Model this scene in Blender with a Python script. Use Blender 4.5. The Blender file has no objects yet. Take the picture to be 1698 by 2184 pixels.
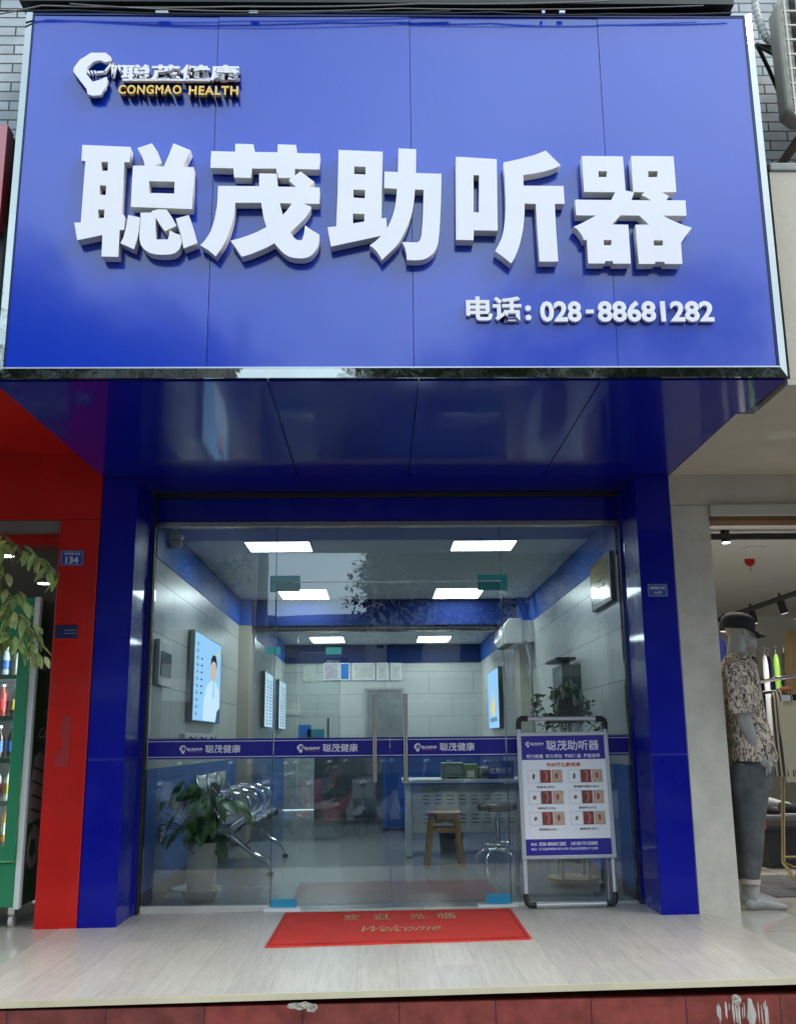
import bpy, bmesh, math, random
from mathutils import Vector, Matrix, Quaternion
random.seed(7)
PI = math.pi
SC = bpy.context.scene
COL = SC.collection

# ------------------------------------------------------------------ camera
F, PITCH, YAW, ROLL = 2131.8, .22527, -.01956, -.009054
CAM = Vector((-.07878, -6.45179, 1.06282))
fwd = Vector((-math.sin(YAW)*math.cos(PITCH), math.cos(YAW)*math.cos(PITCH), math.sin(PITCH)))
rgt = Vector((math.cos(YAW), math.sin(YAW), 0)); upv = rgt.cross(fwd)
rr = math.cos(ROLL)*rgt + math.sin(ROLL)*upv
uu = -math.sin(ROLL)*rgt + math.cos(ROLL)*upv
cd = bpy.data.cameras.new('camera'); cam = bpy.data.objects.new('camera', cd); COL.objects.link(cam)
cd.sensor_fit = 'VERTICAL'; cd.sensor_height = 36; cd.lens = F/2184*36
cd.clip_start = .05; cd.clip_end = 500
m = Matrix((rr, uu, -fwd)).transposed().to_4x4(); m.translation = CAM
cam.matrix_world = m; SC.camera = cam

# ------------------------------------------------------------------ light
EXPO = 0.56
SUN_EL, SUN_AZ = math.radians(42), math.radians(120)
w = bpy.data.worlds.new('World'); SC.world = w; w.use_nodes = True
nt = w.node_tree; N = nt.nodes; L = nt.links
bg = N['Background']
sky = N.new('ShaderNodeTexSky'); sky.sky_type = 'NISHITA'; sky.sun_disc = False
sky.sun_elevation = SUN_EL; sky.sun_rotation = SUN_AZ; sky.dust_density = 4; sky.air_density = 1
tc = N.new('ShaderNodeTexCoord'); ns = N.new('ShaderNodeTexNoise'); ns.inputs['Scale'].default_value = 3.2; ns.inputs['Detail'].default_value = 5
cr = N.new('ShaderNodeValToRGB'); cr.color_ramp.elements[0].position = .36; cr.color_ramp.elements[1].position = .62
cr.color_ramp.elements[0].color = (6.6, 8.9, 10.8, 1); cr.color_ramp.elements[1].color = (10.9, 14.2, 16.6, 1)
mx = N.new('ShaderNodeMixRGB'); mx.inputs[0].default_value = .86
L.new(tc.outputs['Generated'], ns.inputs['Vector']); L.new(ns.outputs['Fac'], cr.inputs[0])
L.new(sky.outputs[0], mx.inputs[1]); L.new(cr.outputs[0], mx.inputs[2]); L.new(mx.outputs[0], bg.inputs[0])
bg.inputs[1].default_value = .12
sd = bpy.data.lights.new('sun', 'SUN'); sd.energy = 1.6; sd.angle = math.radians(30); sd.color = (1, .90, .78)
so = bpy.data.objects.new('sun', sd); COL.objects.link(so)
# the sun stands behind the camera, high over the street
sdir = Vector((math.sin(SUN_AZ)*math.cos(SUN_EL), math.cos(SUN_AZ)*math.cos(SUN_EL), math.sin(SUN_EL)))
so.rotation_euler = sdir.to_track_quat('Z', 'Y').to_euler()
SC.view_settings.view_transform = 'Standard'; SC.view_settings.look = 'None'
SC.view_settings.exposure = EXPO; SC.view_settings.gamma = 1; SC.view_settings.use_curve_mapping = False
SC.render.engine = 'CYCLES'
SC.cycles.max_bounces = 10; SC.cycles.transparent_max_bounces = 24; SC.cycles.glossy_bounces = 5
SC.cycles.diffuse_bounces = 5; SC.cycles.caustics_reflective = False; SC.cycles.caustics_refractive = False
SC.cycles.sample_clamp_indirect = 6

# ------------------------------------------------------------------ measuring: a picture point -> a point on a plane
def at(px, py, ax, val):
    d = fwd*F + rr*(px-849) + uu*(1092-py)
    i = 'xyz'.index(ax); t = (val-CAM[i])/d[i]
    return CAM + d*t
def gz(x): return .0096*x                       # the porch falls slightly to the left

# ------------------------------------------------------------------ scene tree helpers
WM = {}
def tagp(o, label=None, cat=None, group=None, kind=None):
    if label: o['label'] = label
    if cat: o['category'] = cat
    if group: o['group'] = group
    if kind: o['kind'] = kind
    return o
def T(name, label, cat, loc=(0, 0, 0), group=None):
    o = bpy.data.objects.new(name, None); COL.objects.link(o); o.location = loc; o.empty_display_size = .1
    WM[o.name] = Matrix.Translation(loc)
    return tagp(o, label, cat, group)
def link_mesh(name, me, m, parent=None, smooth=None, label=None, bevel=0):
    o = bpy.data.objects.new(name, me); COL.objects.link(o)
    if m is not None:
        me.materials.clear(); me.materials.append(m)
    if parent is not None:
        W = WM[parent.name]; me.transform(W.inverted()); o.parent = parent; WM[o.name] = W
    else: WM[o.name] = Matrix()
    if smooth is not None:
        for p in me.polygons: p.use_smooth = True
        me.set_sharp_from_angle(angle=math.radians(smooth))
    if bevel:
        b = o.modifiers.new('bevel', 'BEVEL'); b.width = bevel; b.segments = 2; b.limit_method = 'ANGLE'
        b.angle_limit = math.radians(40)
    if label: o['label'] = label
    return o
class MB:
    def __init__(s): s.b = bmesh.new()
    def box(s, x0, y0, z0, x1, y1, z1, M=None):
        vs = [s.b.verts.new(c) for c in ((x0,y0,z0),(x1,y0,z0),(x1,y1,z0),(x0,y1,z0),(x0,y0,z1),(x1,y0,z1),(x1,y1,z1),(x0,y1,z1))]
        if M is not None:
            for v in vs: v.co = M @ v.co
        for f in ((0,3,2,1),(4,5,6,7),(0,1,5,4),(1,2,6,5),(2,3,7,6),(3,0,4,7)): s.b.faces.new([vs[i] for i in f])
        return s
    def quad(s, *ps):
        s.b.faces.new([s.b.verts.new(p) for p in ps]); return s
    def tube(s, pts, r, n=10, cap=True):
        pts = [Vector(p) for p in pts]; rs = r if isinstance(r, (list, tuple)) else [r]*len(pts)
        rings = []; ref = None
        for i, p in enumerate(pts):
            d = (pts[min(i+1, len(pts)-1)] - pts[max(i-1, 0)]).normalized()
            if ref is None:
                ref = Vector((0, 0, 1)) if abs(d.z) < .9 else Vector((1, 0, 0))
            a = d.cross(ref).normalized(); b = a.cross(d).normalized(); ref = b
            rings.append([s.b.verts.new(p + a*math.cos(2*PI*k/n)*rs[i] + b*math.sin(2*PI*k/n)*rs[i]) for k in range(n)])
        for q in range(len(rings)-1):
            for k in range(n): s.b.faces.new((rings[q][k], rings[q][(k+1) % n], rings[q+1][(k+1) % n], rings[q+1][k]))
        if cap: s.b.faces.new(rings[0]); s.b.faces.new(list(reversed(rings[-1])))
        return s
    def lathe(s, c, prof, n=24, sx=1, sy=1, M=None):
        rings = []
        for r, z in prof:
            ring = []
            for k in range(n):
                v = Vector((math.cos(2*PI*k/n)*r*sx, math.sin(2*PI*k/n)*r*sy, z))
                if M is not None: v = M @ v
                ring.append(s.b.verts.new(v + Vector(c)))
            rings.append(ring)
        for q in range(len(rings)-1):
            for k in range(n): s.b.faces.new((rings[q][k], rings[q][(k+1) % n], rings[q+1][(k+1) % n], rings[q+1][k]))
        s.b.faces.new(list(reversed(rings[0]))); s.b.faces.new(rings[-1])
        return s
    def loft(s, secs, n=20, cap=True, wob=None):
        # secs: (centre, a, b, [axis pair]) ellipses; default axes x, y
        rings = []
        for i, q in enumerate(secs):
            c, a, b = q[:3]; X, Y = q[3] if len(q) > 3 else (Vector((1,0,0)), Vector((0,1,0)))
            ring = []
            for k in range(n):
                t = 2*PI*k/n; f = 1 + (wob(i, t) if wob else 0)
                ring.append(s.b.verts.new(Vector(c) + X*(math.cos(t)*a*f) + Y*(math.sin(t)*b*f)))
            rings.append(ring)
        for q in range(len(rings)-1):
            for k in range(n): s.b.faces.new((rings[q][k], rings[q][(k+1) % n], rings[q+1][(k+1) % n], rings[q+1][k]))
        if cap: s.b.faces.new(list(reversed(rings[0]))); s.b.faces.new(rings[-1])
        return s
    def ball(s, c, r, sc=(1, 1, 1), n=14):
        prof = [(math.sin(PI*i/n)*r, -math.cos(PI*i/n)*r*sc[2]) for i in range(1, n)]
        return s.lathe(c, prof, n*2, sc[0], sc[1])
    def prism(s, poly, O, U, V, d):
        # flat polygon (u,v) at O, pushed by vector d
        O, U, V, d = Vector(O), Vector(U), Vector(V), Vector(d)
        a = [s.b.verts.new(O+U*p[0]+V*p[1]) for p in poly]; b = [s.b.verts.new(v.co+d) for v in a]; n = len(a)
        s.b.faces.new(a); s.b.faces.new(list(reversed(b)))
        for k in range(n): s.b.faces.new((a[k], b[k], b[(k+1) % n], a[(k+1) % n]))
        return s
    def mesh(s, name='mesh', fix=True):
        if fix: bmesh.ops.recalc_face_normals(s.b, faces=s.b.faces)
        me = bpy.data.meshes.new(name); s.b.to_mesh(me); s.b.free(); return me
    def put(s, name, m, parent=None, smooth=None, label=None, bevel=0, fix=True):
        return link_mesh(name, s.mesh(name, fix), m, parent, smooth, label, bevel)
def box(name, x0, y0, z0, x1, y1, z1, m, parent=None, bevel=0, label=None):
    return MB().box(x0, y0, z0, x1, y1, z1).put(name, m, parent, bevel=bevel, label=label)
def solo(o, label, cat, group=None, kind=None): return tagp(o, label, cat, group, kind)
def struct(o): o['kind'] = 'structure'; return o
def evalmesh(o):
    dg = bpy.context.evaluated_depsgraph_get(); dg.update()
    return bpy.data.meshes.new_from_object(o.evaluated_get(dg))
def dup(root, loc=None, rz=None, sc=None, label=None, group=None):
    r = root.copy(); COL.objects.link(r); WM[r.name] = WM[root.name]
    if loc is not None: r.location = loc
    if rz is not None: r.rotation_euler = (0, 0, rz)
    if sc is not None: r.scale = (sc,)*3
    if label: r['label'] = label
    if group: r['group'] = group
    for ch in list(root.children):
        c = ch.copy(); COL.objects.link(c); c.parent = r
        for g in ch.children:
            d = g.copy(); COL.objects.link(d); d.parent = c
    return r
_tx = {}
def text(name, s, O, U, V, w, h, m, parent, bold=0., depth=.001, sp=1., shear=0., res=3):
    """writing fitted into a w x h box; O = lower left corner, U right, V up (unit vectors)"""
    c = bpy.data.curves.new('writing', 'FONT'); c.body = s; c.offset = bold; c.extrude = .5; c.resolution_u = res
    c.space_character = sp; c.shear = shear
    o = bpy.data.objects.new('writing', c); COL.objects.link(o)
    me = evalmesh(o); bpy.data.objects.remove(o); bpy.data.curves.remove(c)
    xs = [v.co.x for v in me.vertices]; ys = [v.co.y for v in me.vertices]
    if not xs: return None
    x0, x1, y0, y1 = min(xs), max(xs), min(ys), max(ys)
    if w is None: w = h*(x1-x0)/(y1-y0)
    if h is None: h = w*(y1-y0)/(x1-x0)
    O, U, V = Vector(O), Vector(U), Vector(V); n = U.cross(V)
    for v in me.vertices:
        a, b, q = v.co
        v.co = O + U*((a-x0)/(x1-x0)*w) + V*((b-y0)/(y1-y0)*h) + n*((q+.5)*depth)
    me.name = name
    return link_mesh(name, me, m, parent)
def curve_poly(polys, O, U, V, d):
    """outlines with holes, extruded by d along U x V, as one mesh"""
    c = bpy.data.curves.new('outline', 'CURVE'); c.dimensions = '2D'; c.fill_mode = 'BOTH'; c.extrude = d/2
    for p in polys:
        sp = c.splines.new('POLY'); sp.points.add(len(p)-1); sp.use_cyclic_u = True
        for q, a in zip(sp.points, p): q.co = (a[0], a[1], 0, 1)
    o = bpy.data.objects.new('outline', c); COL.objects.link(o)
    me = evalmesh(o); bpy.data.objects.remove(o); bpy.data.curves.remove(c)
    O, U, V = Vector(O), Vector(U), Vector(V); n = U.cross(V)
    for v in me.vertices: v.co = O + U*v.co.x + V*v.co.y + n*(v.co.z+d/2)
    return me
def join_meshes(mes):
    b = bmesh.new()
    for me in mes: b.from_mesh(me)
    me = bpy.data.meshes.new('mesh'); b.to_mesh(me); b.free(); return me

# ------------------------------------------------------------------ materials
MATS = {}
def M(name, col=(.5, .5, .5), rough=.5, metal=0., coat=0., spec=.5, var=0., vs=3., st=(1, 1, 1), bump=0., bs=30., emit=None, es=0., ior=None,
      cr_=.05, cior=1.5, trans=0., alpha=1., rvar=0., sub=0.):
    if name in MATS: return MATS[name]
    m = bpy.data.materials.new(name); m.use_nodes = True; nt = m.node_tree; N = nt.nodes; L = nt.links
    p = N['Principled BSDF']; I = p.inputs
    I['Base Color'].default_value = (*col, 1); I['Roughness'].default_value = rough; I['Metallic'].default_value = metal
    I['Coat Weight'].default_value = coat; I['Coat Roughness'].default_value = cr_; I['Coat IOR'].default_value = cior
    I['Specular IOR Level'].default_value = spec; I['Transmission Weight'].default_value = trans; I['Alpha'].default_value = alpha
    if ior: I['IOR'].default_value = ior
    if sub: I['Subsurface Weight'].default_value = sub; I['Subsurface Scale'].default_value = .02
    if emit: I['Emission Color'].default_value = (*emit, 1); I['Emission Strength'].default_value = es
    if var or bump or rvar:
        tc = N.new('ShaderNodeTexCoord'); mp = N.new('ShaderNodeMapping'); mp.inputs['Scale'].default_value = st
        L.new(tc.outputs['Object'], mp.inputs[0])
    if var or rvar:
        ns = N.new('ShaderNodeTexNoise'); ns.inputs['Scale'].default_value = vs; ns.inputs['Detail'].default_value = 6; ns.inputs['Roughness'].default_value = .6
        L.new(mp.outputs[0], ns.inputs[0])
    if var:
        mr = N.new('ShaderNodeMapRange'); mr.inputs[1].default_value = .28; mr.inputs[2].default_value = .72
        mr.inputs[3].default_value = 1-var; mr.inputs[4].default_value = 1+var*.6
        L.new(ns.outputs['Fac'], mr.inputs[0])
        mm = N.new('ShaderNodeVectorMath'); mm.operation = 'SCALE'; mm.inputs[0].default_value = col
        L.new(mr.outputs[0], mm.inputs['Scale']); L.new(mm.outputs[0], I['Base Color'])
    if rvar:
        m2 = N.new('ShaderNodeMapRange'); m2.inputs[1].default_value = .3; m2.inputs[2].default_value = .7
        m2.inputs[3].default_value = max(.02, rough-rvar); m2.inputs[4].default_value = rough+rvar
        L.new(ns.outputs['Fac'], m2.inputs[0]); L.new(m2.outputs[0], I['Roughness'])
    if bump:
        n2 = N.new('ShaderNodeTexNoise'); n2.inputs['Scale'].default_value = bs; n2.inputs['Detail'].default_value = 4
        L.new(mp.outputs[0], n2.inputs[0]); b = N.new('ShaderNodeBump'); b.inputs['Strength'].default_value = bump; b.inputs['Distance'].default_value = .02
        L.new(n2.outputs['Fac'], b.inputs['Height']); L.new(b.outputs[0], I['Normal'])
        if coat: L.new(b.outputs[0], I['Coat Normal'])
    MATS[name] = m; return m
def emis(name, col, s):
    if name in MATS: return MATS[name]
    m = bpy.data.materials.new(name); m.use_nodes = True; N = m.node_tree.nodes; N.remove(N['Principled BSDF'])
    e = N.new('ShaderNodeEmission'); e.inputs[0].default_value = (*col, 1); e.inputs[1].default_value = s
    m.node_tree.links.new(e.outputs[0], N['Material Output'].inputs[0]); MATS[name] = m; return m
def glassmat(name, tint, fr=1.8):
    m = bpy.data.materials.new(name); m.use_nodes = True; nt = m.node_tree; N = nt.nodes; L = nt.links; N.remove(N['Principled BSDF'])
    t = N.new('ShaderNodeBsdfTransparent'); t.inputs[0].default_value = (*tint, 1)
    g = N.new('ShaderNodeBsdfGlossy'); g.inputs['Roughness'].default_value = 0.0
    f = N.new('ShaderNodeFresnel'); f.inputs[0].default_value = fr
    tc = N.new('ShaderNodeTexCoord'); n2 = N.new('ShaderNodeTexNoise'); n2.inputs['Scale'].default_value = 1.3
    L.new(tc.outputs['Object'], n2.inputs[0]); b = N.new('ShaderNodeBump'); b.inputs['Strength'].default_value = .05; b.inputs['Distance'].default_value = .02
    L.new(n2.outputs['Fac'], b.inputs['Height']); L.new(b.outputs[0], g.inputs['Normal'])
    mx = N.new('ShaderNodeMixShader'); L.new(f.outputs[0], mx.inputs[0]); L.new(t.outputs[0], mx.inputs[1]); L.new(g.outputs[0], mx.inputs[2])
    L.new(mx.outputs[0], N['Material Output'].inputs[0]); MATS[name] = m; return m
def brickmat(name, c1, c2, mortar, bw, rh, ms, plane='xz', off=.5, rough=.5, bump=.3, var=.15, coat=0., vs=6, squash=1., stretch=None, cr_=.1):
    """tiles, bricks or boards laid in metres on the named plane"""
    m = bpy.data.materials.new(name); m.use_nodes = True; nt = m.node_tree; N = nt.nodes; L = nt.links; p = N['Principled BSDF']; I = p.inputs
    tc = N.new('ShaderNodeTexCoord'); sx = N.new('ShaderNodeSeparateXYZ'); cx = N.new('ShaderNodeCombineXYZ')
    L.new(tc.outputs['Object'], sx.inputs[0])
    for k, a in enumerate(plane): L.new(sx.outputs['xyz'.index(a)], cx.inputs[k])
    bt = N.new('ShaderNodeTexBrick'); bt.offset = off; bt.squash = squash
    for k, v in (('Color1', c1), ('Color2', c2), ('Mortar', mortar)): bt.inputs[k].default_value = (*v, 1)
    bt.inputs['Scale'].default_value = 1; bt.inputs['Mortar Size'].default_value = ms; bt.inputs['Mortar Smooth'].default_value = .1
    bt.inputs['Brick Width'].default_value = bw; bt.inputs['Row Height'].default_value = rh
    L.new(cx.outputs[0], bt.inputs['Vector'])
    ns = N.new('ShaderNodeTexNoise'); ns.inputs['Scale'].default_value = vs; ns.inputs['Detail'].default_value = 8; ns.inputs['Roughness'].default_value = .65
    mp = N.new('ShaderNodeMapping'); mp.inputs['Scale'].default_value = stretch or (1, 1, 1); L.new(cx.outputs[0], mp.inputs[0]); L.new(mp.outputs[0], ns.inputs[0])
    mr = N.new('ShaderNodeMapRange'); mr.inputs[1].default_value = .25; mr.inputs[2].default_value = .75; mr.inputs[3].default_value = 1-var; mr.inputs[4].default_value = 1+var*.6
    L.new(ns.outputs['Fac'], mr.inputs[0]); mm = N.new('ShaderNodeVectorMath'); mm.operation = 'SCALE'
    L.new(bt.outputs['Color'], mm.inputs[0]); L.new(mr.outputs[0], mm.inputs['Scale']); L.new(mm.outputs[0], I['Base Color'])
    I['Roughness'].default_value = rough; I['Coat Weight'].default_value = coat; I['Coat Roughness'].default_value = cr_
    b = N.new('ShaderNodeBump'); b.inputs['Strength'].default_value = bump; b.inputs['Distance'].default_value = .004; b.invert = True
    L.new(bt.outputs['Fac'], b.inputs['Height']); L.new(b.outputs[0], I['Normal']); MATS[name] = m; return m

BLUE = (.001, .022, .44)
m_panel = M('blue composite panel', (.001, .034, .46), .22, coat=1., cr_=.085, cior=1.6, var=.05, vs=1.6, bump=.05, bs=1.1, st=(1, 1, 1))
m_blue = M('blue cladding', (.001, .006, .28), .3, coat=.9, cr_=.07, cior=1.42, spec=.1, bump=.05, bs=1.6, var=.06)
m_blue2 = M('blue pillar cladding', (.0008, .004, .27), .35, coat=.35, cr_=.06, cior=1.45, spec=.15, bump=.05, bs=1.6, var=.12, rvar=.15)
m_white = M('white acrylic letter', (.82, .80, .85), .35, var=.03, vs=4)
m_side = M('letter return', (.68, .67, .62), .5)
m_gold = M('gold letter', (.78, .50, .12), .35, metal=.3)
m_dark = M('dark return', (.02, .02, .05), .4)
m_steel = M('polished steel', (.36, .37, .355), .035, metal=1., bump=.07, bs=5)
m_steel2 = M('brushed steel', (.42, .38, .34), .22, metal=1., var=.1, vs=20, st=(1, 1, .05))
m_chrome = M('chrome', (.85, .85, .87), .08, metal=1.)
m_black = M('black frame', (.012, .011, .01), .5, var=.3)
m_glass = glassmat('door glass', (.93, .975, .96))
m_clear = glassmat('clear glass', (.93, .97, .96))
m_band = M('blue film', (.006, .006, .26), .3, coat=.4)
m_film = M('white film', (.8, .8, .85), .5)
# ================================================================== SETTING
X0, X1 = -1.653, 1.613          # shop side walls
GY = .505                       # glass line
ZC, ZF = 2.64, 2.345            # ceiling, underside of the frieze
m_porch = brickmat('grey laminate boards', (.60, .54, .46), (.51, .46, .40), (.32, .29, .25), 1.25, .19, .0013, plane='yx', off=.37, rough=.34, bump=.1, var=.22, vs=3.5, stretch=(1, 12, 1))
m_tile = brickmat('beige floor tiles', (.56, .53, .46), (.52, .49, .43), (.25, .23, .2), .6, .6, .003, plane='xy', off=0, rough=.12, bump=.1, var=.08)
m_floor = brickmat('grey shop floor tiles', (.24, .25, .24), (.225, .235, .225), (.14, .14, .14), .8, .8, .002, plane='xy', off=0, rough=.2, bump=.05, var=.06)
m_riser = brickmat('red glazed step tiles', (.26, .050, .040), (.17, .042, .036), (.04, .025, .025), .42, .30, .003, plane='xz', off=0, rough=.4, bump=.15, var=.55, vs=9)
m_road = M('asphalt', (.07, .07, .072), .9, var=.35, vs=4, bump=.4, bs=200)
m_pave = brickmat('concrete paving', (.27, .26, .24), (.23, .22, .21), (.12, .12, .11), .5, .5, .006, plane='xy', off=.5, rough=.8, bump=.4, var=.25)
def slab(name, x0, y0, x1, y1, m, th=.1, dz=0.):
    b = MB(); vs = []
    for z in (-th, 0):
        vs += [b.b.verts.new((x, y, gz(x)+z+dz)) for x, y in ((x0, y0), (x1, y0), (x1, y1), (x0, y1))]
    for f in ((0,3,2,1),(4,5,6,7),(0,1,5,4),(1,2,6,5),(2,3,7,6),(3,0,4,7)): b.b.faces.new([vs[i] for i in f])
    return struct(b.put(name, m))
# porch with a front edge that runs slightly skew
b = MB(); vs = []
for z in (-.02, 0):
    vs += [b.b.verts.new((x, y, gz(x)+z)) for x, y in ((-2.0, -1.77), (1.97, -1.675), (1.97, GY), (-2.0, GY))]
for f in ((0,3,2,1),(4,5,6,7),(0,1,5,4),(1,2,6,5),(2,3,7,6),(3,0,4,7)): b.b.faces.new([vs[i] for i in f])
struct(b.put('porch_floor', m_porch))
m_trim = M('cream step trim', (.62, .56, .40), .4, var=.15)
b = MB(); vs = []
for y0 in (0, 1):
    for z in (-.022, .004):
        vs += [b.b.verts.new((x, -1.725+.0534*.45*x-(.012 if not y0 else -.0), gz(x)+z)) for x in (-4.2, 4.4)]
for f in ((0,1,3,2),(4,6,7,5),(0,4,5,1),(2,3,7,6),(0,2,6,4),(1,5,7,3)): b.b.faces.new([vs[i] for i in f])
step = T('front_step', 'red tiled front step below the grey porch boards', 'step', (0, -1.72, -.3))
b.put('edge_trim', m_trim, step)
b = MB()
b.prism([(-4.2, -1.77-.06), (4.4, -1.63), (4.4, -1.3), (-4.2, -1.3)], (0, 0, -.32), (1, 0, 0), (0, 1, 0), (0, 0, .27))
b.put('riser', m_riser, step)
# broken spots and whitewash on the riser
m_chip = M('bare mortar', (.42, .40, .34), .9, var=.4, vs=40, bump=.8, bs=60)
m_wash = M('whitewash streaks', (.50, .47, .44), .8, var=.35, vs=30, st=(1, 1, .15))
def blob(b, cx, cz, w, h, n=15, y=None, dep=.004, seed=0):
    r = random.Random(seed); yy = (-1.75+.016*cx-.01) if y is None else y
    p = [(cx+math.cos(2*PI*k/n)*w*r.uniform(.6, 1.1), cz+math.sin(2*PI*k/n)*h*r.uniform(.55, 1.1)) for k in range(n)]
    b.prism(p, (0, yy-.008, 0), (1, 0, 0), (0, 0, 1), (0, -dep, 0))
b = MB(); blob(b, -.42, -.045, .07, .018, seed=3); blob(b, -.38, -.055, .03, .022, seed=5)
b.put('mortar_patch', m_chip, step)
b = MB(); blob(b, 1.47, -.05, .03, .025, seed=8); b.put('mortar_patch', m_chip, step)
b = MB(); r_ = random.Random(4)
for k in range(26):
    x = 1.38+r_.random()*.24; h = r_.uniform(.03, .13)
    blob(b, x, -.05-h/2-r_.random()*.02, r_.uniform(.0015, .006), h/2, 9, dep=.002+k*.00015, seed=k)
blob(b, 1.53, -.11, .022, .07, 15, dep=.007, seed=77)
b.put('whitewash', m_wash, step)
slab('neighbour_floor', -6, -1.74, -2.0, 6, m_tile); slab('boutique_floor', 1.97, -1.66, 7.5, 6, m_tile)
slab('shop_floor', -1.66, GY, 1.63, 10.4, m_floor)
struct(box('pavement', -60, -4.2, -.5, 60, -1.3, -.32, m_pave))
struct(box('road', -90, -90, -.62, 90, 12, -.45, m_road))
struct(box('far_pavement', -60, -22, -.5, 60, -11.5, -.33, m_pave))

# weeds at the foot of the step
def leaf(b, base, tip, w, droop=.15, fold=.15, n=5, side=None):
    base, tip = Vector(base), Vector(tip); d = tip-base; L_ = d.length; dn = d.normalized()
    s_ = dn.cross(Vector((0, 0, 1)))
    if s_.length < .05: s_ = Vector((1, 0, 0))
    s_.normalize()
    if side is not None: s_ = (Quaternion(dn, side) @ s_)
    nrm = s_.cross(dn)
    prev = None
    for i in range(n+1):
        t = i/n; wd = w*(math.sin(PI*min(1, t*.93+.03))**.75)*(1-.25*t)
        c = base+d*t - Vector((0, 0, 1))*droop*L_*t*t + nrm*0
        row = [b.b.verts.new(c - s_*wd/2 + nrm*fold*wd), b.b.verts.new(c), b.b.verts.new(c + s_*wd/2 + nrm*fold*wd)]
        if prev:
            b.b.faces.new((prev[0], prev[1], row[1], row[0])); b.b.faces.new((prev[1], prev[2], row[2], row[1]))
        prev = row
m_weed = M('dry weeds', (.16, .15, .05), .8, var=.5, vs=20)
def weed(x, y, label, seed):
    r = random.Random(seed); b = MB()
    for k in range(60):
        a = r.uniform(0, 2*PI); q = r.uniform(.0, .06); h = r.uniform(.05, .125)
        p = Vector((x+math.cos(a)*q*1.6, y+math.sin(a)*q*.5, -.33))
        leaf(b, p, p+Vector((math.cos(a)*.05, math.sin(a)*.03, h)), .02, n=3)
    solo(b.put('weed', m_weed, smooth=60), label, 'weed', 'weeds at the foot of the step')
weed(-1.58, -1.90, 'low dry green weed left below the red step', 1)
weed(-1.20, -1.90, 'small weed tuft left of the middle below the red step', 3)
weed(.75, -1.90, 'low weed tuft right of the middle below the red step', 2)

# ================================================================== HEARING SHOP BUILDING
shop = T('shop_building', 'blue clad ground floor shop with deep glossy soffit and lit white room', 'building', (0, GY, 0))
m_wall = brickmat('pale wall tiles', (.52, .535, .50), (.50, .515, .485), (.14, .14, .13), .74, .365, .004, plane='yz', off=.5, rough=.3, bump=.3, var=.06, vs=2)
m_wallb = brickmat('pale back wall tiles', (.52, .535, .50), (.50, .515, .485), (.2, .2, .19), .74, .365, .003, plane='xz', off=.5, rough=.3, bump=.3, var=.06, vs=2)
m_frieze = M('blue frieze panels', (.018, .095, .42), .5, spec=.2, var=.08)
m_frieze_shade = M('shaded frieze panels', (.004, .018, .11), .6, spec=.15, var=.08)  # frieze blue darkened: the weaker light on the beam is put into the colour
m_dado = M('blue dado panels', (.026, .13, .44), .4, coat=.1, var=.08)
m_ceil = M('white ceiling', (.60, .62, .62), .7, var=.03)
m_skirt = M('dark skirting', (.05, .045, .05), .4)
ZS = 2.79
def pillar(xo, xi):
    b = MB(); b.box(min(xo, xi), 0, -.03, max(xo, xi), .40, .968); b.box(min(xo, xi), 0, .9705, max(xo, xi), .40, ZS-.004); b.box(min(xo, xi)+.002, .002, .96, max(xo, xi)-.002, .39, .98); return b.put('pillar', m_blue2, shop, bevel=.006)
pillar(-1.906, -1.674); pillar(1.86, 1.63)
for x, s in ((-1.674, 1), (1.63, -1)):                       # side linings from pillar to the glass
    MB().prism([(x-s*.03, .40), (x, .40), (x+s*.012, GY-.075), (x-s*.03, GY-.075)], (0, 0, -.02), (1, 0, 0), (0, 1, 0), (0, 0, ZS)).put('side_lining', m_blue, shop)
# soffit in four boards with fine open joints
sx = [-1.955, -.62, .12, 1.02, 1.935]
for i in range(4):
    b = MB(); a, c = sx[i]+(.003 if i else 0), sx[i+1]-(.003 if i < 3 else 0)
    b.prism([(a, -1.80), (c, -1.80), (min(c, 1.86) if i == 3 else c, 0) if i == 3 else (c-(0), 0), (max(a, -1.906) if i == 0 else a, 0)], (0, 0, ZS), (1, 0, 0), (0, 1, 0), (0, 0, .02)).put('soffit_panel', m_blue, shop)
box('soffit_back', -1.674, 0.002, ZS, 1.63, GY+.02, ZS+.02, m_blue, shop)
b = MB()
b.box(X0-.02, GY-.07, ZS-.035, X1+.03, GY-.02, ZS-.002)
b.box(X0-.02, GY-.072, -.02, X0+.008, GY-.018, ZS-.036)
b.box(X1+.002, GY-.072, -.01, X1+.032, GY-.018, ZS-.036)
b.put('outer_frame', m_black, shop, bevel=.003)
box('header_panel', X0+.0085, GY-.035, 2.585, X1+.0015, GY+.0, ZS-.036, m_blue, shop)
box('steel_rail', X0+.0085, GY-.045, 2.545, X1+.0015, GY+.02, 2.583, m_steel2, shop, bevel=.004)
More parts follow.
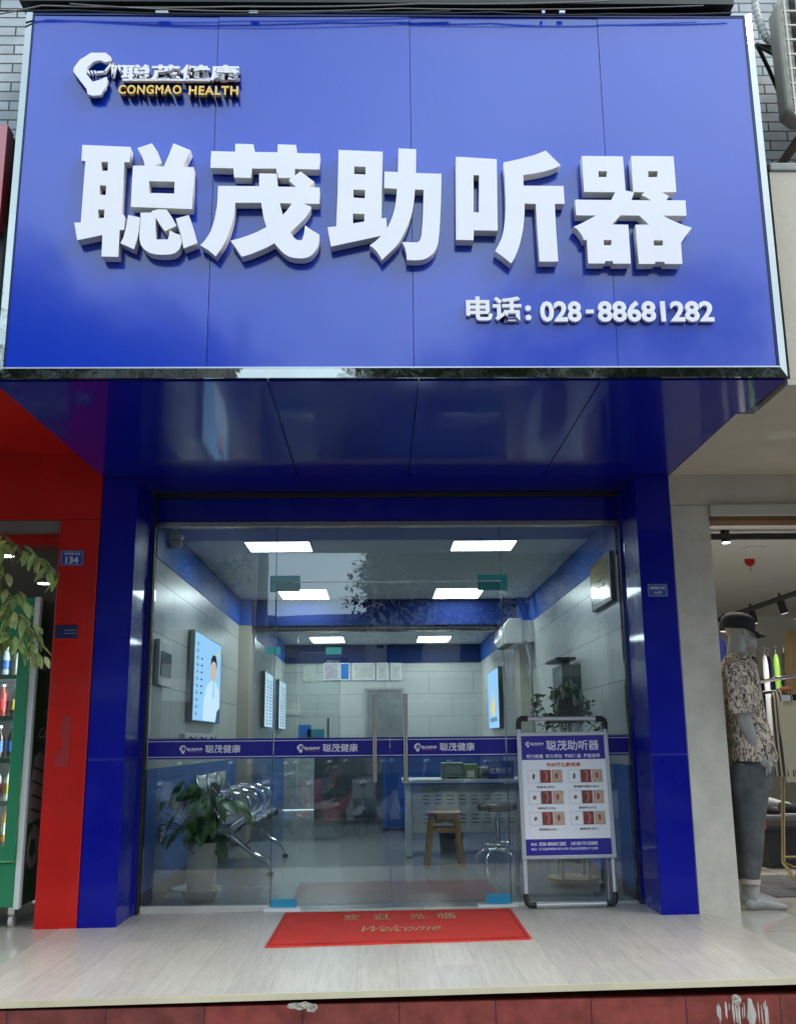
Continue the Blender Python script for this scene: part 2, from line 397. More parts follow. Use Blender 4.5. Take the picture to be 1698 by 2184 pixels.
# room shell
box('side_wall', X0-.10, GY+.03, .89, X0, 10.4, ZF, m_wall, shop)
box('side_wall', X1, GY+.03, .89, X1+.10, 10.4, ZF, m_wall, shop)
for x0, x1 in ((X0-.10, X0+.006), (X1-.006, X1+.10)):
    box('dado', x0, GY+.03, .10, x1, 10.4, .888, m_dado, shop)
    box('skirting', x0, GY+.03, -.03, x1, 10.4, .098, m_skirt, shop)
    box('frieze', x0, GY+.03, ZF+.002, x1, 10.4, ZC, m_frieze, shop)
box('back_wall', X0, 10.4, 0, X1, 10.5, ZF, m_wallb, shop)
box('frieze', X0+.006, 10.35, ZF+.002, X1-.006, 10.5, ZC-.002, m_frieze_shade, shop)
box('ceiling', X0-.1, 1.42, ZC, X1+.1, 10.5, ZC+.06, m_ceil, shop)
box('front_soffit', X0-.1, GY+.022, ZC-.004, X1+.1, 1.418, ZC+.06, m_frieze, shop)
box('upper_fascia', X0, GY+.0, ZC-.05, X1, GY+.02, ZS-.004, m_frieze, shop)
box('beam', X0+.006, 4.86, ZF+.002, X1-.006, 5.15, ZC-.002, m_frieze_shade, shop)
m_pil = M('beige pilaster', (.40, .37, .30), .5, var=.1)
for x0, x1 in ((X0+.001, X0+.13), (X1-.13, X1-.001)):
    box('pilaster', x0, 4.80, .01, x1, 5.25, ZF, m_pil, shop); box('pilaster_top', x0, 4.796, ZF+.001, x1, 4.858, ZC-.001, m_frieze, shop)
# flat sheet at the back, shade of a dim passage put into its colour
box('passage_sheet', -.29, 10.385, .0, .28, 10.398, 1.89, M('dim passage', (.22, .24, .23), .5, var=.3), shop)
b = MB(); b.box(-.33, 10.37, 0, -.29, 10.398, 1.93); b.box(.28, 10.37, 0, .32, 10.398, 1.93); b.box(-.29, 10.37, 1.89, .28, 10.398, 1.93)
b.put('back_door_frame', M('grey door frame', (.35, .35, .33), .4), shop)

# roof slab keeping daylight out above the room, and building over the shops
# ================================================================== GLASS FRONT
gp = T('glass_partition', 'fixed green tinted glass screen round the double doors with blue lettered strip', 'glass screen', (0, GY, 0))
def pane(name, x0, z0, x1, z1, y, m, parent): return box(name, x0, y-.006, z0, x1, y+.006, z1, m, parent)
DX = (-.797, -.012, .775)
pane('pane', X0+.012, .03, DX[0]-.006, 2.545, GY, m_glass, gp)
pane('pane', DX[2]+.006, .03, X1-.002, 2.545, GY, m_glass, gp)
pane('transom_pane', DX[0]-.002, 2.158, DX[2]+.002, 2.545, GY, m_glass, gp)
m_edge = M('dark glass edge', (.03, .07, .07), .2)
b = MB(); b.box(DX[0]-.0055, GY-.008, .03, DX[0]-.0022, GY+.008, 2.545); b.box(DX[2]+.0025, GY-.008, .03, DX[2]+.0055, GY+.008, 2.545)
b.put('edge_seal', m_edge, gp)
m_chan = M('pale floor channel', (.55, .53, .5), .35, var=.15)
box('floor_channel', X0+.01, GY-.03, -.02, DX[0]-.01, GY+.03, .028, m_chan, gp, bevel=.003)
box('floor_channel', DX[2]+.01, GY-.03, -.02, X1, GY+.03, .028, m_chan, gp, bevel=.003)
box('sill', DX[0]-.04, GY-.06, -.02, DX[0]+.20, GY+.02, .012, M('white sill', (.75, .75, .76), .4), gp)
box('sill', DX[2]-.22, GY-.06, -.01, DX[2]+.04, GY+.02, .018, MATS['white sill'], gp)
# ear and pulse mark: outline measured from the sign, normalised to its own box
EAR = [(185,48),(325,48),(375,95),(372,135),(325,152),(275,128),(215,145),(160,205),(152,270),(220,360),(290,335),(345,305),(360,345),(345,395),(345,420),(325,445),(305,500),(230,508),(180,490),(165,430),(90,330),(30,245),(40,200),(85,125)]
PULSE = [(258,255),(325,250),(388,150),(402,300),(435,165),(475,245),(530,240)]
def logo_mesh(O, U, V, w, d, ear=True):
    """the mark in a box w wide; O = its lower left corner"""
    k = w/500.; f = lambda p: ((p[0]-30)*k, (508-p[1])*k)
    ms = [curve_poly([[f(p) for p in EAR]], O, U, V, d)]
    b = MB(); O, U, V = Vector(O), Vector(U), Vector(V); n = U.cross(V)
    def strip(p, q, t):
        p, q = Vector(f(p)), Vector(f(q)); e = (q-p).normalized(); s_ = Vector((-e.y, e.x))*t*k/2; p = p-e*t*k*.3; q = q+e*t*k*.3
        b.prism([p-s_, q-s_, q+s_, p+s_], O+n*(d*.0), U, V, n*(d*.96))
    for i in range(len(PULSE)-1): strip(PULSE[i], PULSE[i+1], 20)
    for x in (170, 200, 230): strip((x, 242), (x+12, 268), 16)
    ms.append(b.mesh()); return join_meshes(ms)
XA, ZA = Vector((1, 0, 0)), Vector((0, 0, 1))
m_redline = M('red underline', (.5, .03, .08), .5)
def band(parent, x0, x1, tx, y):
    st = box('lettered_strip', x0, y-.003, .957, x1, y-.0005, 1.089, m_band, parent)
    b = MB()
    for z in (.968, 1.071): b.box(x0, y-.0042, z, x1, y-.0031, z+.004)
    b.put('strip_line', m_film, st)
    if tx is not None:
        link_mesh('ear_mark', logo_mesh((tx, y-.0031, .992), XA, ZA, .060, .001), m_film, st)
        text('small_lettering', '聪茂健康', (tx+.052, y-.0031, 1.008), XA, ZA, .105, .022, m_film, st, bold=.02)
        box('underline', tx+.052, y-.0040, 1.0, tx+.157, y-.0031, 1.002, m_redline, st)
        text('strip_lettering', '聪茂健康', (tx+.174, y-.0031, .995), XA, ZA, .238, .054, m_film, st, bold=.012)
YB = GY-.0065
band(gp, X0+.013, DX[0]-.007, -1.43, YB); band(gp, DX[2]+.007, X1-.003, None, YB)
m_teal = M('teal patch film', (.03, .38, .38), .3, coat=.5, var=.1)
m_cyan = M('blue patch film', (.02, .30, .50), .3, coat=.5, var=.15)
def door(x0, x1, hx, tx, hinge_left, label):
    d = T('glass_door', label, 'door', ((x0 if hinge_left else x1), GY, 0), 'glass entrance doors')
    pane('pane', x0+.003, .012, x1-.003, 2.152, GY, m_glass, d)
    band(d, x0+.003, x1-.003, tx, YB)
    b = MB(); b.tube([(hx, GY-.055, .797), (hx, GY-.055, 1.377)], .0165, 16)
    h = b.put('handle', m_steel2, d, smooth=40)
    b = MB()
    for z in (.87, 1.30): b.tube([(hx, GY-.05, z), (hx, GY-.006, z)], .008, 10)
    b.put('standoff', m_steel2, h, smooth=40)
    hx0 = x0 if hinge_left else x1; s = 1 if hinge_left else -1
    a, c = sorted((hx0-s*.045, hx0+s*.165))
    b = MB(); b.box(a, GY-.016, 2.160, c, GY-.0065, 2.2); b.box(a if hinge_left else c-.045, GY-.016, 2.087, a+.045 if hinge_left else c, GY-.0065, 2.1598)
    b.put('top_patch', m_teal, d, bevel=.002)
    a2, c2 = sorted((hx0+s*.002, hx0+s*.165))
    box('top_clamp', a2, GY-.018, 2.088, c2, GY-.0066, 2.150, M('dark teal patch', (.025, .23, .23), .3, coat=.5), d, bevel=.002)
    a, c = sorted((hx0+s*.002, hx0+s*.165))
    box('bottom_patch', a, GY-.018, .012+gz(hx0), c, GY-.0066, .072+gz(hx0), m_cyan, d, bevel=.002)
    return d
door(DX[0], DX[1], -.114, -.640, True, 'left glass entrance door with tall steel bar handle and blue strip')
door(DX[1], DX[2], .093, .150, False, 'right glass entrance door with tall steel bar handle, beside the poster stand')

# ================================================================== BIG SIGN
YS = -1.83
sg = T('shop_sign', 'huge glossy blue sign board with white raised Chinese characters over the shop', 'sign', (0, YS, 2.85))
sxs = [-1.9, -.9188, .0965, 1.1038, 1.9]
for i in range(4):
    a, c = sxs[i]+(.0015 if i else 0), sxs[i+1]-(.0015 if i < 3 else 0)
    b = MB(); nx, nz = 6, 8
    g = [[b.b.verts.new((a+(c-a)*p/nx, YS, 2.848+(4.852-2.848)*q/nz)) for p in range(nx+1)] for q in range(nz+1)]
    r_ = random.Random(i+3)
    for q in range(nz):
        for p in range(nx): b.b.faces.new((g[q][p], g[q][p+1], g[q+1][p+1], g[q+1][p]))
    for q in range(1, nz):
        for p in range(1, nx): g[q][p].co.y += r_.uniform(-.0010, .0010)
    for q in range(nz+1):
        for p in range(nx+1): g[q][p].co.y += (.0035, -.003, .0025, -.0035)[i]*(p/nx-.5)*1.2 + (.002, -.002, .003, -.002)[i]*(q/nz-.5)
    ex = bmesh.ops.extrude_face_region(b.b, geom=list(b.b.faces))
    for v in ex['geom']:
        if isinstance(v, bmesh.types.BMVert): v.co.y = YS+.02
    b.put('panel', m_panel, sg, smooth=30)
box('backing_box', -1.93, YS+.021, 2.80, 1.93, -1.32, 4.86, M('dark steel box', (.03, .03, .035), .6), sg)
# polished bevelled frame
b = MB(); I0, I1, J0, J1 = -1.901, 1.901, 2.847, 4.853; e = .036
O_ = [(I0, J0), (I1, J0), (I1, J1), (I0, J1)]; Q_ = [(I0-e, J0-.05), (I1+e, J0-.05), (I1+e, J1+e*.6), (I0-e, J1+e*.6)]
for k in range(4):
    p, q, r2, s2 = O_[k], O_[(k+1) % 4], Q_[(k+1) % 4], Q_[k]
    b.quad((p[0], YS-.008, p[1]), (q[0], YS-.008, q[1]), (r2[0], YS-.002, r2[1]), (s2[0], YS-.002, s2[1]))
    b.quad((s2[0], YS-.002, s2[1]), (r2[0], YS-.002, r2[1]), (r2[0], YS+.06, r2[1]), (s2[0], YS+.06, s2[1]))
    b.quad((p[0], YS-.008, p[1]), (q[0], YS-.008, q[1]), (q[0], YS+.004, q[1]), (p[0], YS+.004, p[1]))
b.put('bevelled_frame', m_steel, sg, fix=False)
m_bead = M('pale frame bead', (.6, .62, .75), .3, metal=.6)
b = MB(); b.box(I0-.001, YS-.0105, J0-.003, I1+.001, YS-.001, J0+.004); b.put('bottom_bead', m_bead, sg)
b = MB(); b.box(-1.899, YS-.006, 2.852, -1.893, YS-.0005, 4.849); b.box(1.889, YS-.006, 2.852, 1.899, YS-.0005, 4.849); b.box(-1.892, YS-.006, 4.840, 1.888, YS-.0005, 4.849)
b.put('dark_bead', M('navy bead', (.003, .006, .10), .3), sg)
# raised characters: outlines measured on the letter fronts, laid in the letter plane
LD, LG = .058, .008        # letter depth, gap to the panel
def zone(rx, ry, sc): return lambda p: ((rx+p[0]/sc)*.89936, (ry+p[1]/sc)*.89916)
def char(rx, ry, sc, polys):
    z = zone(rx, ry, sc); out = []
    for p in polys:
        q = []
        for a in p:
            d = z(a); w_ = at(d[0], d[1], 'y', YS-LD-LG); q.append((w_.x, w_.z))
        out.append(q)
    me = curve_poly(out, (0, YS-LG, 0), XA, ZA, LD)
    o = link_mesh('raised_character', me, m_white, sg)
    me.materials.append(m_side)
    for f in me.polygons:
        if abs(f.normal.y) < .5: f.material_index = 1
    return o
char(170, 330, 5.306, [
 [(140,72),(745,98),(735,290),(668,290),(650,600),(632,940),(668,960),(668,1138),(608,1145),(592,1480),(380,1478),(392,1205),(230,1240),(75,1272),(38,1052),(120,1048),(150,650),(178,275),(128,272)],
 [(380,285),(462,287),(458,398),(378,396)], [(360,580),(440,582),(434,702),(355,700)], [(340,885),(418,888),(412,990),(335,996)],
 [(775,333),(925,333),(895,225),(832,112),(1015,52),(1090,165),(1140,300),(1050,335),(1165,342),(1225,205),(1285,52),(1500,140),(1455,240),(1390,348),(1538,352),(1522,880),(750,852)],
 [(980,528),(1300,535),(1295,685),(975,677)],
 [(870,925),(1018,922),(1008,905),(1090,884),(1200,886),(1270,990),(1320,1088),(1178,1160),(1120,1080),(1062,990),(1058,1262),(1215,1262),(1230,1210),(1235,1145),(1310,1185),(1370,1205),(1390,1300),(1360,1380),(1310,1430),(1250,1450),(1150,1455),(1060,1450),(980,1430),(910,1380),(875,1330),(860,1270),(857,1180),(866,1100),(872,985)],
 [(715,955),(864,985),(862,1040),(850,1150),(825,1260),(790,1385),(618,1310),(655,1240),(685,1130)],
 [(1315,1000),(1478,955),(1530,1110),(1585,1308),(1412,1375),(1375,1190)]])
char(470, 330, 5.306, [
 [(470,58),(698,65),(712,162),(1000,165),(1005,65),(1235,72),(1238,175),(1535,182),(1525,382),(1220,375),(1218,452),(1178,490),(1006,486),(1003,427),(988,424),(987,370),(682,370),(668,488),(455,482),(447,368),(157,360),(168,150),(468,158)],
 [(255,588),(770,592),(770,430),(994,434),(1003,598),(1235,602),(1140,515),(1290,405),(1465,540),(1392,602),(1530,610),(1528,815),(1325,810),(1425,850),(1420,880),(1380,950),(1330,1010),(1250,1090),(1160,1170),(1200,1230),(1235,1262),(1270,1275),(1310,1268),(1335,1190),(1348,1085),(1430,1145),(1525,1200),(1525,1290),(1510,1350),(1480,1400),(1440,1450),(1400,1480),(1340,1498),(1280,1500),(1210,1495),(1150,1480),(1090,1445),(1040,1400),(960,1310),(870,1360),(780,1400),(670,1445),(550,1480),(480,1370),(412,1278),(520,1250),(640,1210),(760,1160),(865,1105),(845,1050),(825,980),(795,800),(470,800),(465,880),(450,980),(430,1060),(395,1170),(350,1280),(290,1380),(225,1475),(130,1395),(30,1335),(80,1285),(120,1230),(160,1160),(185,1090),(210,1010),(225,930),(240,850),(247,750)],
 [(1030,805),(1180,810),(1130,885),(1068,955)]])
char(770, 340, 5.66, [
 [(188,88),(780,112),(770,560),(765,1010),(825,1000),(838,1140),(880,1060),(915,970),(945,860),(962,740),(972,610),(800,600),(805,378),(985,385),(992,68),(1228,78),(1225,398),(1568,408),(1560,800),(1550,1020),(1540,1180),(1525,1320),(1500,1400),(1465,1465),(1420,1510),(1365,1545),(1300,1565),(1200,1570),(1105,1565),(1100,1500),(1095,1460),(1075,1390),(1040,1325),(1240,1330),(1270,1315),(1285,1290),(1300,1235),(1305,1180),(1320,980),(1325,800),(1328,622),(1212,620),(1205,720),(1195,800),(1178,900),(1150,1000),(1120,1090),(1080,1180),(1010,1310),(960,1380),(900,1440),(770,1565),(740,1510),(700,1450),(655,1405),(605,1370),(690,1310),(760,1240),(85,1385),(42,1125),(158,1115),(175,700)],
 [(398,308),(550,315),(548,418),(396,410)], [(388,620),(543,626),(540,738),(388,728)], [(380,942),(535,948),(532,1050),(380,1075)]])
char(1060, 350, 5.66, [
 [(120,122),(667,155),(680,1115),(360,1110),(355,1243),(122,1238)], [(355,370),(430,372),(430,870),(357,868)],
 [(757,200),(880,175),(1000,145),(1170,100),(1325,40),(1420,135),(1525,238),(1410,290),(1280,325),(1150,350),(1022,368),(1027,512),(1562,515),(1577,755),(1445,755),(1462,1100),(1492,1530),(1240,1530),(1205,1000),(1190,755),(1042,750),(1040,860),(1035,950),(1022,1080),(1000,1200),(975,1300),(940,1400),(905,1480),(860,1555),(750,1465),(645,1388),(690,1310),(730,1225),(760,1110),(775,1000),(785,850),(785,700),(778,500),(770,350)]])
char(1340, 350, 5.306, [
 [(208,105),(725,110),(757,540),(865,562),(850,615),(832,660),(1080,665),(1020,625),(960,598),(993,562),(855,558),(828,105),(1362,110),(1397,560),(1218,562),(1302,612),(1265,662),(1512,665),(1525,858),(1225,855),(1310,900),(1400,940),(1500,980),(1592,1010),(1540,1070),(1500,1130),(1460,1195),(1455,1190),(1472,1465),(1248,1463),(1247,1437),(1132,1435),(1130,1463),(925,1465),(885,970),(1055,970),(930,855),(695,852),(585,968),(792,970),(825,1460),(603,1460),(600,1428),(500,1428),(500,1458),(290,1458),(270,1155),(237,1168),(215,1110),(180,1060),(145,1020),(105,998),(180,965),(250,930),(385,855),(140,852),(125,655),(578,660),(628,562),(238,558)],
 [(418,295),(525,297),(522,370),(420,370)], [(1042,295),(1162,297),(1160,370),(1045,372)], [(483,1162),(583,1163),(582,1228),(487,1228)], [(1112,1167),(1230,1168),(1230,1233),(1115,1232)]])
# company mark, upper left
def D(px, py, dep=.05): w_ = at(px, py, 'y', YS-dep); return w_
p0, p1 = D(153, 204, .05), D(268, 204, .05)
lm = link_mesh('ear_mark', logo_mesh((p0.x, YS-.03, p0.z), XA, ZA, (p1.x-p0.x)*1.0, .02), m_white, sg)
lb = logo_mesh((p0.x-.004, YS-.0301, p0.z-.004), XA, ZA, (p1.x-p0.x)*1.03, -.02)
p0, p1 = D(258, 171), D(512, 171); p2 = D(258, 137)
text('mark_lettering', '聪茂健康', (p0.x, YS-.03, p0.z), XA, ZA, p1.x-p0.x, p2.z-p0.z, m_white, sg, bold=.028, depth=.02)
MB().box(p0.x+.01, YS-.049, p0.z-.002, p0.x+.46, YS-.032, p0.z+.010).box(D(262, 140).x-.06, YS-.049, D(262, 140).z-.006, D(262, 140).x+.02, YS-.032, D(262, 140).z+.004).put('mark_underline', m_white, sg)
link_mesh('mark_return', join_meshes([lb]), m_dark, sg)
text('mark_return', '聪茂健康', (p0.x, YS-.003, p0.z), XA, ZA, p1.x-p0.x, p2.z-p0.z, m_dark, sg, bold=.02, depth=.026)
p0, p1, p2 = D(253, 200), D(387, 199), D(253, 181)
q0, q1 = D(403, 202), D(508, 202)
for s_, a, c in (('CONGMAO', p0, p1), ('HEALTH', q0, q1)):
    text('gold_lettering', s_, (a.x, YS-.03, a.z), XA, ZA, c.x-a.x, p2.z-p0.z, m_gold, sg, bold=.022, depth=.02, sp=1.15)
    text('gold_return', s_, (a.x, YS-.003, a.z), XA, ZA, c.x-a.x, p2.z-p0.z, m_dark, sg, bold=.018, depth=.026, sp=1.15)
for s_, x0, x1, y0, y1 in (('电话', 995, 1113, 684, 632), ('028', 1153, 1241, 686, 642), ('88681282', 1276, 1524, 686, 641)):
    a, c, t = D(x0, y0, .025), D(x1, y0, .025), D(x0, y1, .025)
    text('phone_lettering', s_, (a.x, YS-.004, a.z), XA, ZA, c.x-a.x, t.z-a.z, m_white, sg, bold=.03, depth=.02)
a, c = D(1120, 680, .025), D(1133, 650, .025); b = MB()
for z in (a.z, c.z-.025): MB().tube([((a.x+c.x)/2, YS-.004, z+.008), ((a.x+c.x)/2, YS-.024, z+.008)], .015, 14).put('colon_dot', m_white, sg)
a, c = D(1250, 668, .025), D(1266, 660, .025); b.box(a.x, YS-.024, a.z, c.x, YS-.004, c.z); b.put('phone_lettering', m_white, sg)

# ================================================================== NEIGHBOURS AND UPPER WALL
m_brick = brickmat('pale grey glazed bricks', (.47, .50, .52), (.36, .39, .41), (.05, .05, .045), .21, .062, .005, plane='xz', off=.5, rough=.35, bump=.6, var=.35, vs=5)
m_red = M('red cladding', (.50, .010, .006), .35, coat=.3, spec=.2, cr_=.08, var=.22, vs=2.2, bump=.04, bs=3)
m_beige = M('beige painted plaster', (.50, .45, .365), .65, var=.12, vs=2.5, bump=.08, bs=40)
m_beige2 = M('beige worn pillar', (.54, .50, .43), .6, var=.18, vs=6, bump=.1, bs=30)
up = T('upper_building', 'pale grey brick upper storey behind and above the blue sign', 'building', (0, -1.3, 2.9))
LZ = at(1640, 345, 'y', -1.30).z
box('brick_wall', -9, -1.30, 4.0, 9, -1.0, 11, m_brick, up)
box('lower_wall', 1.98, -1.29, 2.82, 9, -1.0, 3.998, m_beige, up)
box('lower_wall', -9, -1.29, 3.0, -1.98, -1.0, 3.998, M('dark wall', (.03, .03, .03), .8, var=.4), up)
LF = at(1640, 362, 'y', -1.72).z
box('ledge', 1.985, -1.76, LF-.03, 9, -1.431, LF+.02, M('grey stone ledge', (.33, .33, .31), .7, var=.3), up, bevel=.01)
box('slab', -9, -1.0, 3.0, 9, 12, 3.3, M('concrete', (.2, .2, .2), .9), up)
# --- red shop, left
rs = T('red_shop_building', 'red clad neighbouring shop on the left with open dark interior', 'building', (-2.6, 0, 0))
SZ = 2.95
box('soffit', -9, -1.75, SZ, -1.96, .0, SZ+.03, m_red, rs)
box('lintel', -9, .0, 2.50, -1.908, .12, SZ-.001, m_red, rs)
box('pillar', -2.165, -.004, -.05, -1.908, .30, 2.499, m_red, rs, bevel=.004)
box('shutter_box', -9, .02, 2.425, -2.166, .11, 2.498, M('grey shutter box', (.16, .16, .14), .5, var=.3), rs)
box('inner_lintel', -9, .13, 2.36, -2.166, .35, 2.55, m_red, rs)
m_brown = M('dim brown ceiling', (.16, .14, .11), .8)
box('inner_ceiling', -9, .351, 2.42, -2.166, 7, 2.5, m_brown, rs)
box('inner_wall', -2.166, .31, 0, -2.10, 7, 2.42, M('grey brown wall', (.2, .17, .14), .8), rs)
box('inner_back_wall', -9, 7, 0, -2.1, 7.1, 2.42, MATS['grey brown wall'], rs)
m_lamp = emis('lamp glow', (1, .97, .9), 22)
m_rim = M('white lamp rim', (.7, .7, .7), .4)
for k, (px, py, zz, lab) in enumerate(((99, 1149, 2.42, 'lit round ceiling spot nearest the street in the red shop'), (95, 1243, 2.42, 'lit round ceiling spot deeper in the red shop, behind the hanging leaves'), (15, 1184, 2.42, 'small lit ceiling spot at the left edge of the red shop'))):
    p = at(px, py, 'z', zz)
    d = T('ceiling_spot', lab, 'ceiling lamp', (p.x, p.y, zz), 'ceiling spots of the red shop')
    MB().lathe((p.x, p.y, zz-.008), [(.05, 0), (.055, .008)], 24).put('lens', m_lamp, d)
    MB().lathe((p.x, p.y, zz-.007), [(.056, 0), (.066, 0), (.066, .007), (.056, .007)], 24).put('rim', m_rim, d)
# red sign of the neighbour
p0, p1 = at(19, 268, 'y', -1.78), at(14, 480, 'y', -1.78)
ns_ = T('red_sign', 'edge of a glossy red sign board left of the big blue sign', 'sign', (-4, -1.78, p1.z))
box('sign_face', -6, -1.79, p1.z, p0.x, -1.70, p0.z, M('red sign face', (.42, .04, .05), .3, coat=1, cior=1.8, cr_=.1), ns_)
box('sign_case', -6, -1.699, 2.99, p0.x-.005, -1.31, p0.z-.01, M('dark sign case', (.02, .02, .02), .5), ns_)
# drain of dark pipes below it
b = MB()
for k in range(5): b.tube([(-2.10-.02*k, -1.72, SZ+.06), (-2.10-.02*k, -1.72, p1.z-.02)], .008, 8)
solo(b.put('cable_riser', M('black cable', (.012, .012, .012), .5)), 'dark cables running down left of the blue sign', 'cable')
# number plates
def plate(name, x0, x1, z0, z1, y, m, label, cat, lines, white=True):
    t = T(name, label, cat, ((x0+x1)/2, y, z0))
    box('plate', x0, y-.004, z0, x1, y-.0005, z1, m, t, bevel=.0015)
    w_, h_ = x1-x0, z1-z0
    if white:
        b = MB(); q = .006; e = .0015
        for a in ((x0+q, z0+q, x1-q, z0+q+e), (x0+q, z1-q-e, x1-q, z1-q), (x0+q, z0+q+e, x0+q+e, z1-q-e), (x1-q-e, z0+q+e, x1-q, z1-q-e)):
            b.box(a[0], y-.0052, a[1], a[2], y-.0042, a[3])
        b.put('border_line', m_platew, t)
    for s_, u0, u1, v0, v1, bo in lines:
        text('lettering', s_, (x0+w_*u0, y-.0042, z0+h_*v0), XA, ZA, w_*(u1-u0), h_*(v1-v0), m_platew, t, bold=bo)
    return t
m_plate = M('blue enamel', (.01, .06, .32), .3, coat=.4); m_platew = M('enamel white', (.6, .66, .75), .5)
a = at(130, 1207, 'y', 0); c = at(181, 1174, 'y', 0)
plate('number_plate', a.x, c.x, a.z, c.z, -.004, m_plate, 'blue enamel house number plate 134 on the red pillar', 'number plate', [('134', .22, .78, .14, .58, .03), ('桫椤路中段', .16, .86, .68, .86, .01)])
a = at(1381, 1273, 'y', 0); c = at(1422, 1245, 'y', 0)
plate('number_plate', a.x, c.x, a.z, c.z, 0, m_plate, 'small blue number plate 132 on the right blue pillar', 'number plate', [('132号', .3, .7, .2, .42, .015), ('桫椤路中段', .12, .88, .54, .8, .015)])
a = at(118, 1362, 'y', 0); c = at(168, 1333, 'y', 0)
np_ = plate('notice_plate', a.x, c.x, a.z, c.z, -.004, M('navy plate', (.006, .01, .07), .35), 'small navy notice plate below the number 134 on the red pillar', 'notice', [], False)
b = MB(); w_, h_ = c.x-a.x, c.z-a.z
for v in (.35, .6): b.box(a.x+w_*.42, -.0095, a.z+h_*v, a.x+w_*.95, -.0082, a.z+h_*v+.0015)
b.put('text_line', m_platew, np_)
# peeled tape on red pillar
m_tape = M('clear old tape', (.36, .014, .012), .2, coat=.8, var=.2, vs=12, bump=.15, bs=25)
b = MB(); p = at(132, 1580, 'y', 0)
b.prism([(-.03, -.16), (.055, -.16), (.052, .14), (.01, .16), (-.012, .06), (.02, -.02), (-.005, -.06), (-.03, -.075)], (p.x, -.0045, p.z), XA, ZA, (0, -.0015, 0))
b.put('tape_patch', m_tape, rs)
b = MB(); b.box(-1.914, -.0055, 0, -1.9075, -.0042, 2.49); b.put('pillar_edge', M('bright red edge', (.5, .02, .012), .35), rs)

# --- boutique, right
bt = T('boutique_building', 'beige plastered clothes shop on the right with open lit interior', 'building', (2.6, 0, 0))
box('soffit', 1.87, -1.29, 2.785, 9, .0, 2.81, m_beige, bt)
MB().prism([(1.97, -1.75), (9, -1.75), (9, -1.2905), (1.97, -1.2905)], (0, 0, 2.785), (1, 0, 0), (0, 1, 0), (0, 0, .03)).put('soffit_front', m_beige, bt)
box('fascia', 1.985, -1.75, 2.816, 9, -1.43, LF-.031, m_beige, bt)
box('lintel', 1.861, .0, 2.58, 9, .15, 2.784, m_beige, bt)
b = MB(); b.box(1.861, -.002, -.04, 2.116, .22, 2.579); b.put('pillar', m_beige2, bt, bevel=.006)
box('shutter_box', 2.117, -.03, 2.500, 9, .15, 2.579, M('cream shutter box', (.47, .45, .40), .5, var=.08), bt, bevel=.008)
box('wood_strip', 2.117, -.01, 2.470, 9, .15, 2.499, M('brown strip', (.16, .07, .03), .6, var=.3), bt)
m_bw = M('white shop wall', (.70, .69, .65), .7, var=.04)
box('inner_ceiling', 2.117, .151, 2.50, 9, 7, 2.58, m_bw, bt)
box('inner_wall', 2.03, .221, 0, 2.116, 7, 2.50, m_bw, bt); box('inner_back_wall', 2.03, 5.6, 0, 9, 5.7, 2.50, m_bw, bt); box('far_wall', 6.5, .2, 0, 6.6, 5.6, 2.5, m_bw, bt)
box('wall_band', 2.2, 5.56, 1.05, 6.4, 5.598, 1.75, M('navy wall band', (.01, .02, .12), .5), bt)
# soffit lamp
p = at(1668, 927, 'z', 2.785)
sl = T('soffit_lamp', 'unlit round recessed lamp in the beige soffit', 'ceiling lamp', (p.x, p.y, 2.785))
MB().lathe((p.x, p.y, 2.780), [(.068, 0), (.085, .0), (.088, .0045), (.068, .0045)], 32).put('rim', M('cream lamp rim', (.6, .57, .47), .35), sl, smooth=40)
MB().lathe((p.x, p.y, 2.7825), [(.067, 0), (.067, .002)], 32).put('diffuser', M('cream diffuser', (.55, .5, .36), .5), sl)
# black track frame with spots
m_blk = M('matt black metal', (.008, .008, .009), .45)
tr = T('light_track', 'black rectangular light track just inside the boutique opening', 'light track', (3, .45, 2.45))
b = MB(); b.box(2.2, .42, 2.435, 5, .47, 2.472); b.box(2.2, .4705, 2.435, 2.26, 1.5, 2.472); b.put('rail', m_blk, tr)
tr2 = T('light_track', 'black light track running across the boutique ceiling behind the capped mannequin', 'light track', (3, 3, 2.42))
a, c = at(1520, 1326, 'y', 2.2), at(1705, 1262, 'y', 1.5)
b = MB(); b.tube([a, c], .022, 4); b.put('rail', m_blk, tr2)
m_led = emis('spot glow', (.75, .9, 1), 9)
def spot(px, py, y, dx, dz, L_, lab, lit):
    p = at(px, py, 'y', y); q = p+Vector((dx, -.02, dz)).normalized()*L_
    t = T('track_spot', lab, 'spot lamp', p, 'black track spots of the boutique')
    MB().tube([p, q], .032, 18).put('barrel', m_blk, t, smooth=40)
    e = (q-p).normalized()
    MB().tube([q+e*.0005, q+e*.004], .027, 18).put('lens', m_led if lit else M('dark lens', (.05, .05, .05), .2, emit=(1, .95, .85), es=.6), t)
    MB().tube([p, p+Vector((0, 0, .05))], .012, 8).put('stem', m_blk, t)
    l = bpy.data.lights.new('bulb_fill', 'SPOT'); l.energy = 32 if not lit else 30; l.color = (1, .95, .86); l.spot_size = math.radians(150); l.spot_blend = .8; l.shadow_soft_size = .04  # light added in the unlit spots too, to brighten the boutique
    lo = bpy.data.objects.new('bulb_fill', l); COL.objects.link(lo); lo.parent = t; lo.location = q+e*.01-p; lo.rotation_euler = (-e).to_track_quat('Z', 'Y').to_euler()
spot(1545, 1132, .45, .02, -1, .085, 'lit black spot lamp on the front track of the boutique', True)
spot(1600, 1300, 1.95, .2, -1, .12, 'black track spot above the cap of the mannequin', False)
spot(1662, 1278, 1.7, .25, -1, .12, 'black track spot right of the mannequin head', False)
spot(1543, 1322, 2.15, -.1, -1, .1, 'black track spot left of the mannequin cap', False)
